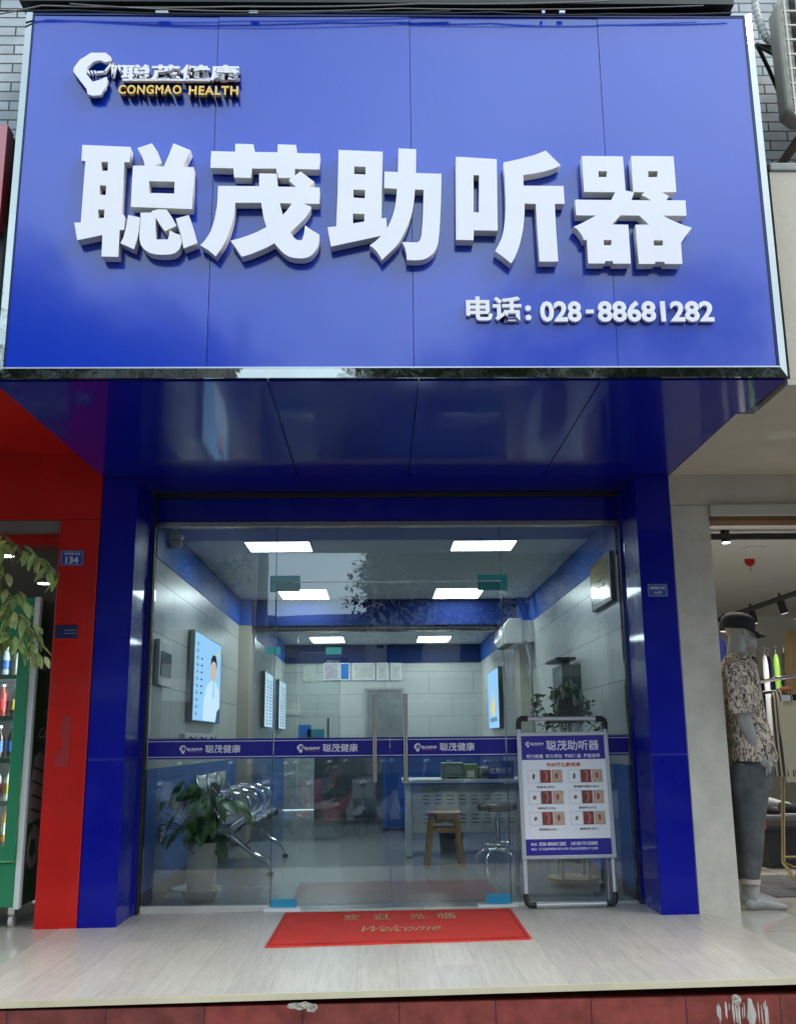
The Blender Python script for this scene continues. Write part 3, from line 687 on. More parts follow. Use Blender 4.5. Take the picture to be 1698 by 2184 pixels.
# ceiling rings, red balloon-like lantern
for k, (px, py, lab) in enumerate(((1608, 1168, 'round recessed ceiling lamp above the red paper tag'), (1650, 1237, 'thin round ceiling lamp right of the red paper tag'))):
    p = at(px, py, 'z', 2.498)
    t = T('recessed_lamp', lab, 'ceiling lamp', (p.x, p.y, 2.498), 'recessed boutique ceiling lamps')
    MB().lathe((p.x, p.y, 2.490), [(.07, 0), (.08, 0), (.08, .008), (.07, .008)], 24).put('rim', m_rim, t)
    MB().lathe((p.x, p.y, 2.494), [(.069, 0), (.069, .003)], 24).put('diffuser', M('dim diffuser', (.4, .4, .36), .5), t)
p = at(1598, 1197, 'y', 1.6)
t = T('red_tag', 'small red round paper tag hanging from the boutique ceiling', 'decoration', p)
MB().tube([p+Vector((0, -.004, 0)), p+Vector((0, .004, 0))], .042, 24).put('disc', M('red paper', (.5, .005, .008), .6), t)
b = MB(); b.box(p.x+.0, p.y-.002, p.z-.085, p.x+.006, p.y+.002, p.z-.044); b.put('tassel', MATS['red paper'], t)
MB().tube([p+Vector((0, 0, .044)), (p.x, p.y, 2.499)], .0015, 5).put('string', m_rim, t)

# --- top cables and hood above the sign
hood = box('rain_hood', -1.97, YS-.03, 4.905, 1.84, -1.301, 5.03, M('black hood', (.014, .013, .012), .45, var=.4))
solo(hood, 'long dark rain hood just above the blue sign', 'hood')
hood.data.transform(Matrix.Translation((0, 0, 0)))
m_cab = M('dark cable', (.02, .018, .016), .5)
m_cab2 = M('grey cable', (.2, .19, .17), .55)
def cable(pts, r, m, label, group='cables over the blue sign'):
    P_ = [Vector(p) for p in pts]; out = []
    for i in range(len(P_)-1):
        for k in range(8):
            t = k/8; out.append(P_[i].lerp(P_[i+1], t)-Vector((0, 0, .05*(P_[i+1]-P_[i]).length*.5*4*t*(1-t)*.35)))
    out.append(P_[-1])
    solo(MB().tube(out, r, 8).put('cable', m, smooth=60), label, 'cable', group)
def cp(px, py, y=-1.872): return at(px, py, 'y', y)
cable([cp(-30, 22), cp(160, 22), cp(420, 30), cp(700, 26), cp(960, 24)], .005, m_cab, 'thick dark cable sagging along the left top of the blue sign')
cable([cp(-30, 35, -1.885), cp(90, 12, -1.885), cp(520, 14, -1.885), cp(900, 8, -1.885), cp(1300, 2, -1.885)], .004, m_cab2, 'grey cable rising to the right above the blue sign')
cable([cp(850, 28), cp(1050, 26), cp(1180, 32), cp(1300, 30), cp(1560, 28)], .0045, m_cab, 'dark cable along the right top edge of the blue sign')
cable([cp(150, 8, -1.895), cp(500, 24, -1.895), cp(850, 18, -1.895), cp(1500, 12, -1.895)], .003, m_cab2, 'thin pale cable crossing the black hood')
for k, (px, w_) in enumerate(((330, 26), (530, 18), (1158, 6), (1195, 12))):
    a = at(px, 24, 'y', -1.90)
    solo(box('cable_clip', a.x, -1.875, a.z+.012, a.x+w_*.0025, -1.862, a.z+.026, M('white tag', (.75, .78, .8), .5)), ['wide white cable tag on the left hood', 'white cable tag at the middle left of the hood', 'tiny white cable clip right of the middle', 'white cable clip on the right part of the hood'][k], 'cable tag', 'white cable tags over the sign')
# conduit and cables right
m_cond = M('white ribbed conduit', (.62, .6, .56), .6, var=.2)
pts = [cp(1608, -12, -1.6), cp(1611, 20, -1.6), cp(1620, 50, -1.6), cp(1632, 80, -1.6), cp(1645, 92, -1.6)]
b = MB(); fine = []
for i in range(len(pts)-1):
    for k in range(9): fine.append(pts[i].lerp(pts[i+1], k/9))
b.tube(fine, [.022 if i % 3 else .017 for i in range(len(fine))], 12)
solo(b.put('conduit', m_cond, smooth=60), 'white ribbed conduit hanging right of the blue sign', 'pipe')
for k, (q, r, lab) in enumerate((([cp(1612, 92, -1.55), cp(1640, 150, -1.5), cp(1668, 215, -1.45), cp(1705, 285, -1.4)], .012, 'thick black cable sloping down over the grey bricks'), ([cp(1615, 95, -1.6), cp(1650, 100, -1.6), cp(1705, 118, -1.6)], .008, 'black cable running to the air conditioner, upper one'), ([cp(1613, 97, -1.62), cp(1655, 120, -1.6), cp(1705, 145, -1.6)], .009, 'black cable running to the air conditioner, lower one'), ([cp(1612, 94, -1.58), cp(1660, 112, -1.56), cp(1705, 130, -1.56)], .006, 'thin cable between the two cables of the air conditioner'))):
    solo(MB().tube(q, r, 8).put('cable', m_cab if k < 3 else m_cab2, smooth=60), lab, 'cable', 'cables right of the blue sign')
# outdoor air conditioner
m_acb = M('weathered beige casing', (.50, .45, .37), .55, var=.2)
a0, a1 = at(1652, 85, 'y', -1.75), at(1690, 230, 'y', -1.885)
ac = T('outdoor_air_conditioner', 'weathered beige outdoor air conditioner with cage grille high at the right edge', 'air conditioner', (2.5, -1.6, 4.3))
ax = at(1674, 120, 'y', -1.74).x; az = at(1690, 250, 'y', -1.74).z
b = MB(); b.prism([(ax-.02, az+.05), (ax+.04, az), (ax+.9, az), (ax+.9, az+.8), (ax+.03, az+.8), (ax-.02, az+.7)], (0, -1.74, 0), (1, 0, 0), (0, 0, 1), (0, .13, 0)); b.put('casing', m_acb, ac, bevel=.02)
b = MB()
for k in range(9): b.box(ax+.005+k*.07, -1.775, az-.01, ax+.015+k*.07, -1.760, az+.80)
for k in range(9): b.box(ax, -1.774, az+k*.09, ax+.8, -1.762, az+.010+k*.09)
b.put('grille', M('pale grille', (.55, .53, .46), .5), ac)
MB().box(ax+.05, -1.7425, az+.06, ax+.75, -1.7415, az+.74).put('fan_opening', M('dark opening', (.02, .02, .02), .7), ac)
b = MB(); b.tube([(ax+.1, -1.31, az-.3), (ax+.1, -1.72, az-.04)], .02, 6); b.box(ax+.08, -1.76, az-.04, ax+.12, -1.31, az-.012); b.put('bracket', M('rusty bracket', (.2, .15, .1), .8, var=.4), ac)

# ================================================================== FRIDGE IN THE RED SHOP
l = bpy.data.lights.new('fridge_lamp', 'AREA'); l.shape = 'RECTANGLE'; l.size = .06; l.size_y = 1.3; l.energy = 9; l.color = (.95, 1, 1)
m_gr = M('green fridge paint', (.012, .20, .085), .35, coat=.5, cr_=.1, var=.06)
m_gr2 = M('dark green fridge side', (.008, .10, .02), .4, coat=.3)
FX0, FX1, FY0, FY1, FZ0, FZ1 = -2.99, -2.272, .02, .62, .10, 1.99
fr = T('display_fridge', 'tall green drinks fridge with glass door on castors beside the red pillar', 'fridge', (-2.63, .3, 0))
m_in = M('fridge inside', (.12, .13, .13), .5)
b = MB(); b.box(FX0, FY0+.05, FZ0, FX0+.03, FY1, FZ1); b.box(FX0+.03, FY1-.03, FZ0, FX1-.03, FY1, FZ1); b.put('inner_case', m_in, fr)
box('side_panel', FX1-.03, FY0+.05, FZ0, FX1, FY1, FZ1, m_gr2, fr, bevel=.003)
box('top_panel', FX0, FY0, FZ1-.18, FX1-.031, FY1-.031, FZ1+.002, m_gr, fr, bevel=.006)
box('bottom_panel', FX0, FY0, FZ0, FX1-.031, FY1-.031, FZ0+.26, m_gr, fr, bevel=.006)
b = MB(); b.box(FX0+.02, FY0-.03, FZ0+.27, FX0+.12, FY0+.015, FZ1-.19); b.box(FX1-.105, FY0-.03, FZ0+.27, FX1-.035, FY0+.015, FZ1-.19)
b.box(FX0+.12, FY0-.03, FZ0+.27, FX1-.105, FY0+.015, FZ0+.36); b.box(FX0+.12, FY0-.03, FZ1-.29, FX1-.105, FY0+.015, FZ1-.19)
b.put('door_frame', m_gr, fr, bevel=.004)
box('edge_trim', FX1-.030, FY0-.004, FZ0-.01, FX1+.004, FY0+.048, FZ1+.004, M('white edge trim', (.6, .63, .63), .4), fr, bevel=.003)
box('door_glass', FX0+.12, FY0-.012, FZ0+.361, FX1-.106, FY0-.008, FZ1-.291, m_clear, fr)
box('vent', FX1-.30, FY0-.005, FZ0+.09, FX1-.19, FY0-.001, FZ0+.15, M('black vent', (.01, .01, .01), .5), fr)
lv = [FZ0+.37, .72, .98, 1.24, 1.50, 1.74]
m_shelf = M('wire shelf', (.5, .52, .52), .4, metal=.4)
for z in lv[1:]:
    sh = box('shelf', FX0+.04, FY0+.06, z-.012, FX1-.035, FY1-.04, z-.002, m_shelf, fr)
    box('price_rail', FX0+.12, FY0+.045, z-.03, FX1-.11, FY0+.058, z, M('green price rail', (.01, .16, .06), .4), sh)
# side graphic: a bent green and white can shape, no lettering copied beyond the marks seen
lo = bpy.data.objects.new('fridge_lamp', l); COL.objects.link(lo); lo.parent = fr; lo.location = (.30, -.215, 1.05); lo.rotation_euler = Vector((.75, -.65, 0)).to_track_quat('Z', 'Y').to_euler()
m_gw = M('printed pale grey', (.46, .46, .47), .4, var=.1)
def side(b, pts, off=.001):
    b.prism([(y, z) for y, z in pts], (FX1+off, 0, 0), (0, 1, 0), (0, 0, 1), (.0006, 0, 0))
b = MB(); side(b, [(.10, .58), (.33, .60), (.40, .80), (.36, .98), (.22, 1.02), (.13, .98), (.09, .80)]); b.put('side_print', m_gw, fr); b = MB(); side(b, [(.24, 1.24), (.45, 1.30), (.58, 1.50), (.45, 1.42), (.30, 1.28)]); b.put('side_print', m_gw, fr); b = MB()
side(b, [(.10, .36), (.18, .30), (.28, .32), (.33, .42), (.30, .54), (.20, .57), (.12, .50)])
b.put('side_print', m_gw, fr)
b = MB()
for k in range(4): side(b, [(.11, .66+k*.085), (.36, .62+k*.085), (.37, .63+k*.085), (.12, .675+k*.085)], .002)
b.put('side_print_line', m_gr2, fr); b = MB(); side(b, [(.14, .40), (.20, .36), (.26, .40), (.24, .48), (.16, .48)], .002)
b.put('side_print_line', m_gr2, fr)
text('side_lettering', '你', (FX1+.001, .14, 1.53), Vector((0, 1, 0)), ZA, .13, .12, m_platew, fr, bold=.03)
text('side_lettering', 'TE', (FX1+.001, .32, 1.76), Vector((0, 1, 0)), ZA, .12, .05, m_platew, fr, bold=.03)
text('side_lettering', 'Ca', (FX1+.001, .18, 1.10), Vector((0, 1, 0)), ZA, .14, .07, m_platew, fr, bold=.01, shear=.3)
m_wheel = M('grey castor wheel', (.5, .5, .5), .5)
for x, y in ((FX1-.06, FY0+.08), (FX1-.06, FY1-.08), (FX0+.08, FY0+.08), (FX0+.08, FY1-.08)):
    z0 = gz(x); c_ = MB().tube([(x-.012, y, z0+.035), (x+.012, y, z0+.035)], .035, 20).put('castor', m_wheel, fr, smooth=40)
    b = MB(); b.tube([(x-.016, y, z0+.035), (x+.016, y, z0+.035)], .009, 10); b.put('hub', m_chrome, c_, smooth=40)
    b = MB(); b.box(x-.02, y-.018, z0+.073, x+.02, y+.018, .10); b.box(x-.0145, y-.01, z0+.03, x-.0125, y+.01, z0+.0728); b.box(x+.0125, y-.01, z0+.03, x+.0145, y+.01, z0+.0728); b.put('fork', m_chrome, c_)
# bottles and packs on the shelves (last column shows in the picture)
def bottle(x, y, z, h, r, mc, ml, lab, cap):
    t = T('drink_bottle', lab, 'bottle', (x, y, z), 'bottles in the green fridge')
    MB().lathe((x, y, z), [(r*.9, 0), (r, .01), (r, h*.6), (r*.8, h*.72), (r*.38, h*.86), (r*.38, h*.93)], 16).put('bottle_body', mc, t, smooth=50)
    MB().lathe((x, y, z+h*.2), [(r*1.02, 0), (r*1.02, h*.32)], 16).put('label_wrap', ml, t, smooth=50)
    MB().lathe((x, y, z+h*.93), [(r*.42, 0), (r*.42, h*.07)], 12).put('cap', cap, t, smooth=50)
mc = [M('dark drink', (.03, .015, .01), .15), M('pale drink', (.5, .48, .4), .2), M('red drink', (.25, .02, .015), .2), M('orange drink', (.5, .2, .03), .25), M('clear bottle', (.3, .38, .4), .1), M('milk white', (.62, .6, .56), .4)]
ml = [M('blue wrap', (.02, .1, .35), .4), M('red wrap', (.4, .03, .03), .4), M('yellow wrap', (.5, .38, .05), .4), M('white wrap', (.6, .6, .58), .4), M('dark wrap', (.04, .04, .05), .4)]
caps = [M('white cap', (.7, .7, .7), .4), M('green cap', (.05, .3, .1), .4), M('yellow cap', (.6, .5, .05), .4)]
rows = [(lv[0], .22, 3, [1, 3], ['amber bottle with yellow wrap on the lowest fridge shelf, left of two', 'orange bottle with white wrap on the lowest fridge shelf, nearest the door edge']), (lv[1]+.0, .20, 2, [5, 5], ['white bottle with red wrap on the second fridge shelf, left', 'white bottle with yellow wrap on the second fridge shelf, right']),
        (lv[2], .20, 1, [0, 0], ['dark bottle with blue wrap on the middle fridge shelf, left', 'dark bottle with blue wrap and white cap on the middle fridge shelf, right']), (lv[3], .20, 1, [2, 0], ['red bottle with red wrap on the fourth fridge shelf', 'dark bottle with yellow wrap on the fourth fridge shelf']),
        (lv[4], .18, 1, [4, 1], ['clear bottle with blue wrap on the fifth fridge shelf', 'pale bottle with white wrap on the fifth fridge shelf'])]
wr = [[2, 3], [1, 2], [0, 0], [1, 2], [0, 3]]; cpz = [[0, 1], [2, 2], [0, 0], [0, 2], [0, 1]]
for i, (z, h, n_, cc, labs) in enumerate(rows):
    for k in range(2):
        x = FX1-.235+k*.09; bottle(x, FY0+.12, z+.001, h, .036, mc[cc[k]], ml[wr[i][k]], labs[k], caps[cpz[i][k]])

# hanging pale green plant at the left edge
m_leafp = M('pale green leaf', (.42, .56, .18), .45, var=.45, vs=14, sub=.0)
m_leafp2 = M('yellow green leaf', (.60, .60, .24), .45, var=.3, vs=14)
hp = T('hanging_plant', 'pale green leafy vine hanging in front of the green fridge', 'plant', (-2.4, -.35, 1.6))
r_ = random.Random(12); b = MB(); b2 = MB(); st = MB()
spine = [(-40, 1190), (20, 1160), (60, 1175), (95, 1195), (120, 1235)], [(-30, 1240), (30, 1265), (60, 1290)], [(-30, 1290), (20, 1305), (70, 1330), (90, 1390)], [(-20, 1340), (20, 1360), (60, 1370), (85, 1398)], [(-30, 1180), (5, 1215), (0, 1300)], [(-10, 1150), (15, 1150), (40, 1165)], [(-20, 1310), (5, 1380)], [(20, 1300), (50, 1320), (75, 1360)]
for sp in spine:
    pts = [at(px, py, 'y', -.35+r_.uniform(-.06, .06)) for px, py in sp]; st.tube(pts, .0035, 6)
    for i in range(len(pts)-1):
        for k in range(9):
            p = pts[i].lerp(pts[i+1], k/9+r_.uniform(0, .15))+Vector((r_.uniform(-.03, .03), r_.uniform(-.05, .05), r_.uniform(-.03, .03))); ang = r_.uniform(-1.1, 1.1)
            d = Vector((math.sin(ang)*.9, r_.uniform(-.8, .1), -abs(math.cos(ang)))).normalized()
            L_ = r_.uniform(.07, .11)
            leaf(b2 if r_.random() < .25 else b, p, p+d*L_, L_*.5, droop=.2, fold=.12, n=6, side=r_.uniform(-.7, .7))
b.put('leaves', m_leafp, hp, smooth=70); b2.put('yellowed_leaves', m_leafp2, hp, smooth=70); st.put('stem', M('green stem', (.12, .2, .04), .6), hp)

# ================================================================== MANNEQUIN
def mz(x, y, yy=.17): return at((1600+x/2.08)*.89936, (1200+y/2.08)*.89916, 'y', yy)
def sec(xl, xr, yv, b_, yy=.17):
    a, c = mz(xl, yv, yy), mz(xr, yv, yy); m_ = (a+c)/2
    return (m_, (c.x-a.x)/2, b_)
mq = T('mannequin', 'grey male mannequin in black cap, patterned short sleeved shirt and grey jeans', 'mannequin', (2.25, .17, 0))
m_man = M('grey mannequin', (.30, .29, .275), .42, var=.05)
def capsule(b, pts, rs, n=14): b.tube(pts, rs, n); [b.ball(p, r, n=8) for p, r in zip(pts, rs)]
YH = .17
b = MB()
hc = mz(325, 610, YH)
b.ball(hc+Vector((-.012, 0, .015)), .095, (.98, .80, 1.08), 14)                                  # skull
b.ball(mz(352, 655, YH)+Vector((0, 0, .0)), .062, (.95, .85, 1.0), 10)                           # jaw
capsule(b, [mz(370, 640, YH), mz(386, 690, YH)], [.035, .026])                                    # chin
capsule(b, [mz(388, 640, YH), mz(398, 660, YH)], [.010, .013], 8)                                 # nose
capsule(b, [mz(386, 674, YH), mz(388, 677, YH)], [.016, .016], 8)                                 # lips
for s in (-1, 1): capsule(b, [hc+Vector((-.01, s*.078, -.005)), hc+Vector((-.006, s*.08, -.035))], [.014, .010], 8)   # ears
capsule(b, [mz(305, 660, YH), mz(300, 760, YH)], [.056, .064])                                    # neck
b.loft([sec(262, 350, 770, .09), sec(250, 370, 850, .15), sec(245, 410, 950, .17), sec(255, 425, 1060, .15), sec(268, 440, 1180, .155), sec(275, 450, 1290, .16)], 24)
YA = -.02
def arm(y, f=1):
    p = [mz(308, 838, y+(.03 if y < .1 else -.03)), mz(325, 940, y-.01), mz(345, 1060, y-.01), mz(385, 1150, y), mz(408, 1200, y)]
    capsule(b, p, [.045, .050, .045, .035, .027])
    w0 = mz(408, 1200, y); k = mz(440, 1265, y)
    # palm, four fingers of unequal length, thumb leaving its side
    capsule(b, [w0, w0.lerp(k, .5), k], [.026, .034, .032])
    for i, (dy, ln) in enumerate(((-.030, .068), (-.010, .078), (.010, .074), (.028, .058))):
        a_ = k+Vector((.012-i*.007, dy, .0)); m1 = a_+Vector((.010-.004*i, dy*.2, -ln*.5)); m2 = m1+Vector((-.008, 0, -ln*.45))
        capsule(b, [a_, m1, m2], [.0115, .0105, .0085], 8)
    t0 = w0.lerp(k, .45)+Vector((.03, -.01*f, 0)); capsule(b, [t0, t0+Vector((.028, -.012, -.03)), t0+Vector((.030, -.010, -.065))], [.014, .012, .010], 8)
arm(YA); arm(.36)
def leg(y, dx=0):
    capsule(b, [mz(360+dx, 1300, y), mz(375+dx, 1560, y), mz(378+dx, 1700, y), mz(382+dx, 1850, y), mz(384+dx, 1925, y)], [.07, .060, .055, .046, .038])
    h = mz(384+dx, 1925, y); z0 = gz(2.25)+.004
    capsule(b, [Vector((h.x-.02, y, z0+.036)), Vector((h.x+.06, y, z0+.042)), Vector((h.x+.13, y-.005, z0+.028)), Vector((h.x+.195, y-.01, z0+.018))], [.036, .036, .030, .017])
leg(.08); leg(.30, -30)
me = b.mesh('mannequin_body'); o = link_mesh('body', me, m_man, mq)
md = o.modifiers.new('r', 'REMESH'); md.mode = 'VOXEL'; md.voxel_size = .006; sm = o.modifiers.new('s', 'SMOOTH'); sm.iterations = 6; sm.factor = .5
me2 = evalmesh(o); o.modifiers.clear(); o.data = me2
for p in me2.polygons: p.use_smooth = True
def patmat(name):
    m = M(name, (.5, .42, .33), .8); nt = m.node_tree; N = nt.nodes; L = nt.links
    tc = N.new('ShaderNodeTexCoord'); mp = N.new('ShaderNodeMapping'); mp.inputs['Scale'].default_value = (1.4, 1.4, .8)
    n1 = N.new('ShaderNodeTexNoise'); n1.inputs['Scale'].default_value = 30; n1.inputs['Detail'].default_value = 3; n1.inputs['Distortion'].default_value = 1.5
    r1 = N.new('ShaderNodeValToRGB'); e = r1.color_ramp.elements; e[0].position = .40; e[0].color = (.035, .033, .030, 1); e[1].position = .60; e[1].color = (.70, .54, .41, 1)
    q = r1.color_ramp.elements.new(.49); q.color = (.34, .28, .225, 1)
    L.new(tc.outputs['Object'], mp.inputs[0]); L.new(mp.outputs[0], n1.inputs[0]); L.new(n1.outputs['Fac'], r1.inputs[0]); L.new(r1.outputs[0], N['Principled BSDF'].inputs['Base Color']); return m
m_shirt = patmat('patterned cotton')
wob = lambda i, t: .018*math.sin(3*t+i*1.3)+.012*math.sin(7*t-i)
b = MB()
b.loft([sec(262, 345, 728, .075), sec(246, 362, 748, .13), sec(234, 385, 790, .205), sec(228, 398, 860, .225), sec(232, 415, 950, .22), sec(240, 438, 1050, .215), sec(250, 465, 1150, .22), sec(260, 488, 1235, .225), sec(264, 486, 1258, .222)], 40, True, wob)
sh = b.put('shirt', m_shirt, mq, smooth=60)
for y in (YA, .36):
    b = MB(); b.tube([mz(300, 790, y*.9+.02), mz(318, 860, y), mz(330, 950, y-.005), mz(338, 1022, y-.005)], [.075, .083, .086, .088], 24)
    b.put('sleeve', m_shirt, mq, smooth=60)
m_jean = M('grey washed denim', (.085, .088, .094), .85, var=.6, vs=7, bump=.4, bs=120)
b = MB(); b.loft([sec(270, 462, 1235, .225, .19), sec(272, 464, 1330, .225, .19), sec(284, 462, 1400, .20, .19)], 30, True); b.put('waist', m_jean, mq, smooth=60)
wl = lambda i, t: .03*math.sin(2*t+i*1.7)+.02*math.sin(5*t+i*2.3)
for y, dx in ((.08, 0), (.30, -28)):
    b = MB(); b.loft([sec(276+dx*.2, 464+dx*.2, 1280, .118, y), sec(280+dx*.3, 462+dx*.3, 1370, .118, y), sec(298+dx, 450+dx, 1480, .095, y), sec(312+dx, 440+dx, 1580, .088, y), sec(322+dx, 436+dx, 1640, .082, y), sec(325+dx, 428+dx, 1740, .075, y), sec(334+dx, 414+dx, 1838, .064, y)], 28, True, wl)
    tl = b.put('trouser_leg', m_jean, mq, smooth=60)
    b = MB(); b.loft([sec(331+dx, 418+dx, 1838, .067, y), sec(332+dx, 419+dx, 1862, .068, y)], 28); b.put('cuff', M('pale turned cuff', (.4, .35, .31), .8), mq, smooth=40)
# cap
b = MB(); cc = mz(300, 600, YH)
b.lathe((0, 0, 0), [(.103, -.01), (.106, .025), (.098, .065), (.070, .093), (.028, .104)], 28, 1.08, .92, Matrix.Translation(cc+Vector((.012, 0, -.005))) @ Matrix.Rotation(math.radians(8), 4, 'Y'))
m_cap = M('black cotton', (.012, .012, .013), .9)
capo = b.put('cap', m_cap, mq, smooth=60)
b = MB(); base = mz(385, 606, YH); n = 10; rows_ = []
for i in range(n+1):
    t = -1+2*i/n; w_ = .085*t; ln = .125*math.sqrt(max(0, 1-t*t*.72))
    a_ = base+Vector((-.045+.02*(1-t*t)-.02, w_, .0-.01*t*t)); e_ = base+Vector((ln-.045, w_*.9, -.042-.02*t*t))
    rows_.append([b.b.verts.new(v) for v in (a_, e_, e_-Vector((0, 0, .006)), a_-Vector((0, 0, .006)))])
for i in range(n):
    for k in range(4): b.b.faces.new((rows_[i][k], rows_[i+1][k], rows_[i+1][(k+1) % 4], rows_[i][(k+1) % 4]))
b.b.faces.new(rows_[0]); b.b.faces.new(list(reversed(rows_[-1]))); b.put('brim', m_cap, capo, smooth=50)

# ================================================================== CLOTHES AND RACKS IN THE BOUTIQUE
m_goldp = M('gold tube', (.45, .33, .16), .2, metal=1.)
def garment(pxa, pya, pxb, pyb, y, m, label, hang=True, ang=.5, dep=.05):
    a, c = at(pxa, pya, 'y', y), at(pxb, pyb, 'y', y); cx = (a.x+c.x)/2; w_ = (c.x-a.x)/2; h = a.z-c.z
    t = T('garment', label, 'clothing', (cx, y, c.z), 'clothes hanging in the boutique')
    wv = lambda i, t_: .10*math.sin(6*t_+i*.4)+.05*math.sin(11*t_)
    b = MB(); b.loft([((cx, y, a.z), w_*.25, dep*.5), ((cx, y, a.z-h*.05), w_*.78, dep*.9), ((cx, y, a.z-h*.13), w_*.92, dep), ((cx, y, a.z-h*.4), w_*.9, dep), ((cx, y, a.z-h*.75), w_*.95, dep*1.15), ((cx, y, c.z), w_, dep*1.3)], 36, True, wv)
    b.put('cloth', m, t, smooth=60)
    if hang:
        b = MB(); z = a.z
        b.tube([(cx, y, z-.01), (cx, y, z+.04), (cx+.015, y, z+.06), (cx, y, z+.075), (cx-.012, y, z+.065)], .003, 6); b.put('hanger_hook', m_chrome, t)
    return t
def stripes(name):
    m = M(name, (.5, .5, .5), .8); nt = m.node_tree; N = nt.nodes; L = nt.links; tc = N.new('ShaderNodeTexCoord')
    wv = N.new('ShaderNodeTexWave'); wv.inputs['Scale'].default_value = 16; wv.inputs['Distortion'].default_value = .6
    r1 = N.new('ShaderNodeValToRGB'); r1.color_ramp.interpolation = 'CONSTANT'; r1.color_ramp.elements[0].color = (.03, .03, .03, 1); r1.color_ramp.elements[1].color = (.36, .33, .25, 1); r1.color_ramp.elements[1].position = .5
    L.new(tc.outputs['Object'], wv.inputs[0]); L.new(wv.outputs['Fac'], r1.inputs[0]); L.new(r1.outputs[0], N['Principled BSDF'].inputs['Base Color']); return m
m_wc = M('white cloth', (.42, .43, .45), .8); m_gc = M('lime green cloth', (.13, .26, .03), .8, var=.2); m_kc = M('black cloth', (.012, .012, .014), .85); m_cc = M('camel cloth', (.25, .17, .08), .85, var=.2)
garment(1594, 1408, 1605, 1560, 2.6, m_wc, 'narrow white top hanging just right of the mannequin')
garment(1611, 1402, 1624, 1585, 2.7, M('grey marl cloth', (.2, .2, .21), .9), 'grey garment hanging left of the bright white shirt')
garment(1672, 1392, 1684, 1555, 2.4, M('dark olive cloth', (.05, .06, .03), .9), 'dark olive garment right of the lime green top')
garment(1640, 1400, 1650, 1565, 2.6, M('navy blue cloth', (.02, .03, .12), .9), 'dark blue garment between the white shirt and the lime green top')
garment(1684, 1400, 1700, 1580, 2.9, m_kc, 'black garment at the right end of the back rail')
garment(1600, 1400, 1630, 1600, 2.9, m_kc, 'black clothes hanging between the white tops')
garment(1627, 1398, 1648, 1570, 2.3, m_wc, 'bright white shirt hanging beside the lime green top')
garment(1650, 1396, 1672, 1560, 2.2, m_gc, 'lime green top hanging on the boutique rail')
garment(1668, 1340, 1740, 1480, 1.3, m_cc, 'camel coat hanging high at the right edge of the photo', dep=.08)
vs_ = garment(1640, 1468, 1708, 1655, .95, stripes('striped knit'), 'dark and cream striped garment on the front hanger', dep=.07)
p = at(1676, 1470, 'y', .86); MB().ball(p, .045, (1.1, .5, .45), 8).put('orange_collar', M('orange collar', (.30, .09, .03), .7), vs_, smooth=50)
p = at(1676, 1486, 'y', .855); box('paper_label', p.x-.035, p.y-.002, p.z-.03, p.x+.03, p.y, p.z+.012, m_wc, vs_)
p = at(1676, 1570, 'y', .87); box('cream_lining', p.x-.03, p.y-.004, p.z-.32, p.x+.11, p.y, p.z+.25, M('cream lining', (.40, .37, .28), .8), vs_)
# rails
rk = T('clothes_rail', 'polished clothes rail behind the striped garment', 'clothes rack', (3, 1.2, 1.4))
a, c = at(1588, 1460, 'y', 1.3), at(1700, 1440, 'y', .9); MB().tube([a, c], .014, 12).put('rail', m_chrome, rk, smooth=40)
a, c = at(1588, 1482, 'y', 1.5), at(1712, 1468, 'y', 1.3); MB().tube([a, c], .012, 12).put('rail', m_blk, rk, smooth=40)
MB().tube([at(1706, 1440, 'y', .92), Vector((at(1706, 1440, 'y', .92).x, .92, .03))], .012, 10).put('upright', m_chrome, rk, smooth=40)
gr = T('gold_rack', 'gold tube display stand on the boutique floor', 'display stand', (at(1669, 1700, 'y', 1.0).x, 1.0, .03))
p = at(1669, 1655, 'y', 1.0); q = at(1670, 1840, 'y', 1.0)
b = MB(); b.tube([p, q], .014, 12); b.put('upright', m_goldp, gr, smooth=40)
q2 = at(1670, 1828, 'y', 1.0); b = MB(); b.tube([q2, q2+Vector((.7, 0, -.01))], .012, 12); b.put('crossbar', m_goldp, gr, smooth=40)
b = MB(); b.tube([q, Vector((q.x+.02, .75, .035))], .012, 12); b.put('foot', m_goldp, gr, smooth=40)
b = MB(); b.tube([q, Vector((q.x+.35, .80, .035))], .012, 12); b.put('foot', m_goldp, gr, smooth=40)
# low shoe table with shoes, orange box
a = at(1618, 1700, 'y', 2.2)
tb = T('shoe_table', 'dark low table carrying shoes at the back of the boutique', 'table', (a.x+.4, 2.2, .02))
box('table_top', a.x-.05, 2.0, a.z-.25, a.x+1.6, 2.6, a.z-.22, M('dark table', (.03, .028, .03), .4), tb)
box('lower_case', a.x-.03, 2.02, .03, a.x+1.55, 2.58, a.z-.251, M('dark case', (.015, .015, .017), .6), tb)
def shoe(px, py, y, m, label, flip=1):
    p = at(px, py, 'y', y); b = MB(); V_ = Vector
    b.loft([(p+V_((-.12, 0, .03)), .001, .02, (V_((0, 0, 1)), V_((0, 1, 0)))), (p+V_((-.10, 0, .045)), .045, .035, (V_((0, 0, 1)), V_((0, 1, 0)))), (p+V_((-.03, 0, .04)), .040, .034, (V_((0, 0, 1)), V_((0, 1, 0)))), (p+V_((.04, 0, .03)), .028, .042, (V_((0, 0, 1)), V_((0, 1, 0)))), (p+V_((.12, 0, .022)), .018, .035, (V_((0, 0, 1)), V_((0, 1, 0)))), (p+V_((.14, 0, .02)), .004, .012, (V_((0, 0, 1)), V_((0, 1, 0))))], 16)
    t = T('shoe', label, 'shoe', p, 'shoes in the boutique'); b.put('upper', m, t, smooth=50)
    box('sole', p.x-.12, y-.04, p.z-.012, p.x+.14, y+.04, p.z+.004, m_wc, t, bevel=.006)
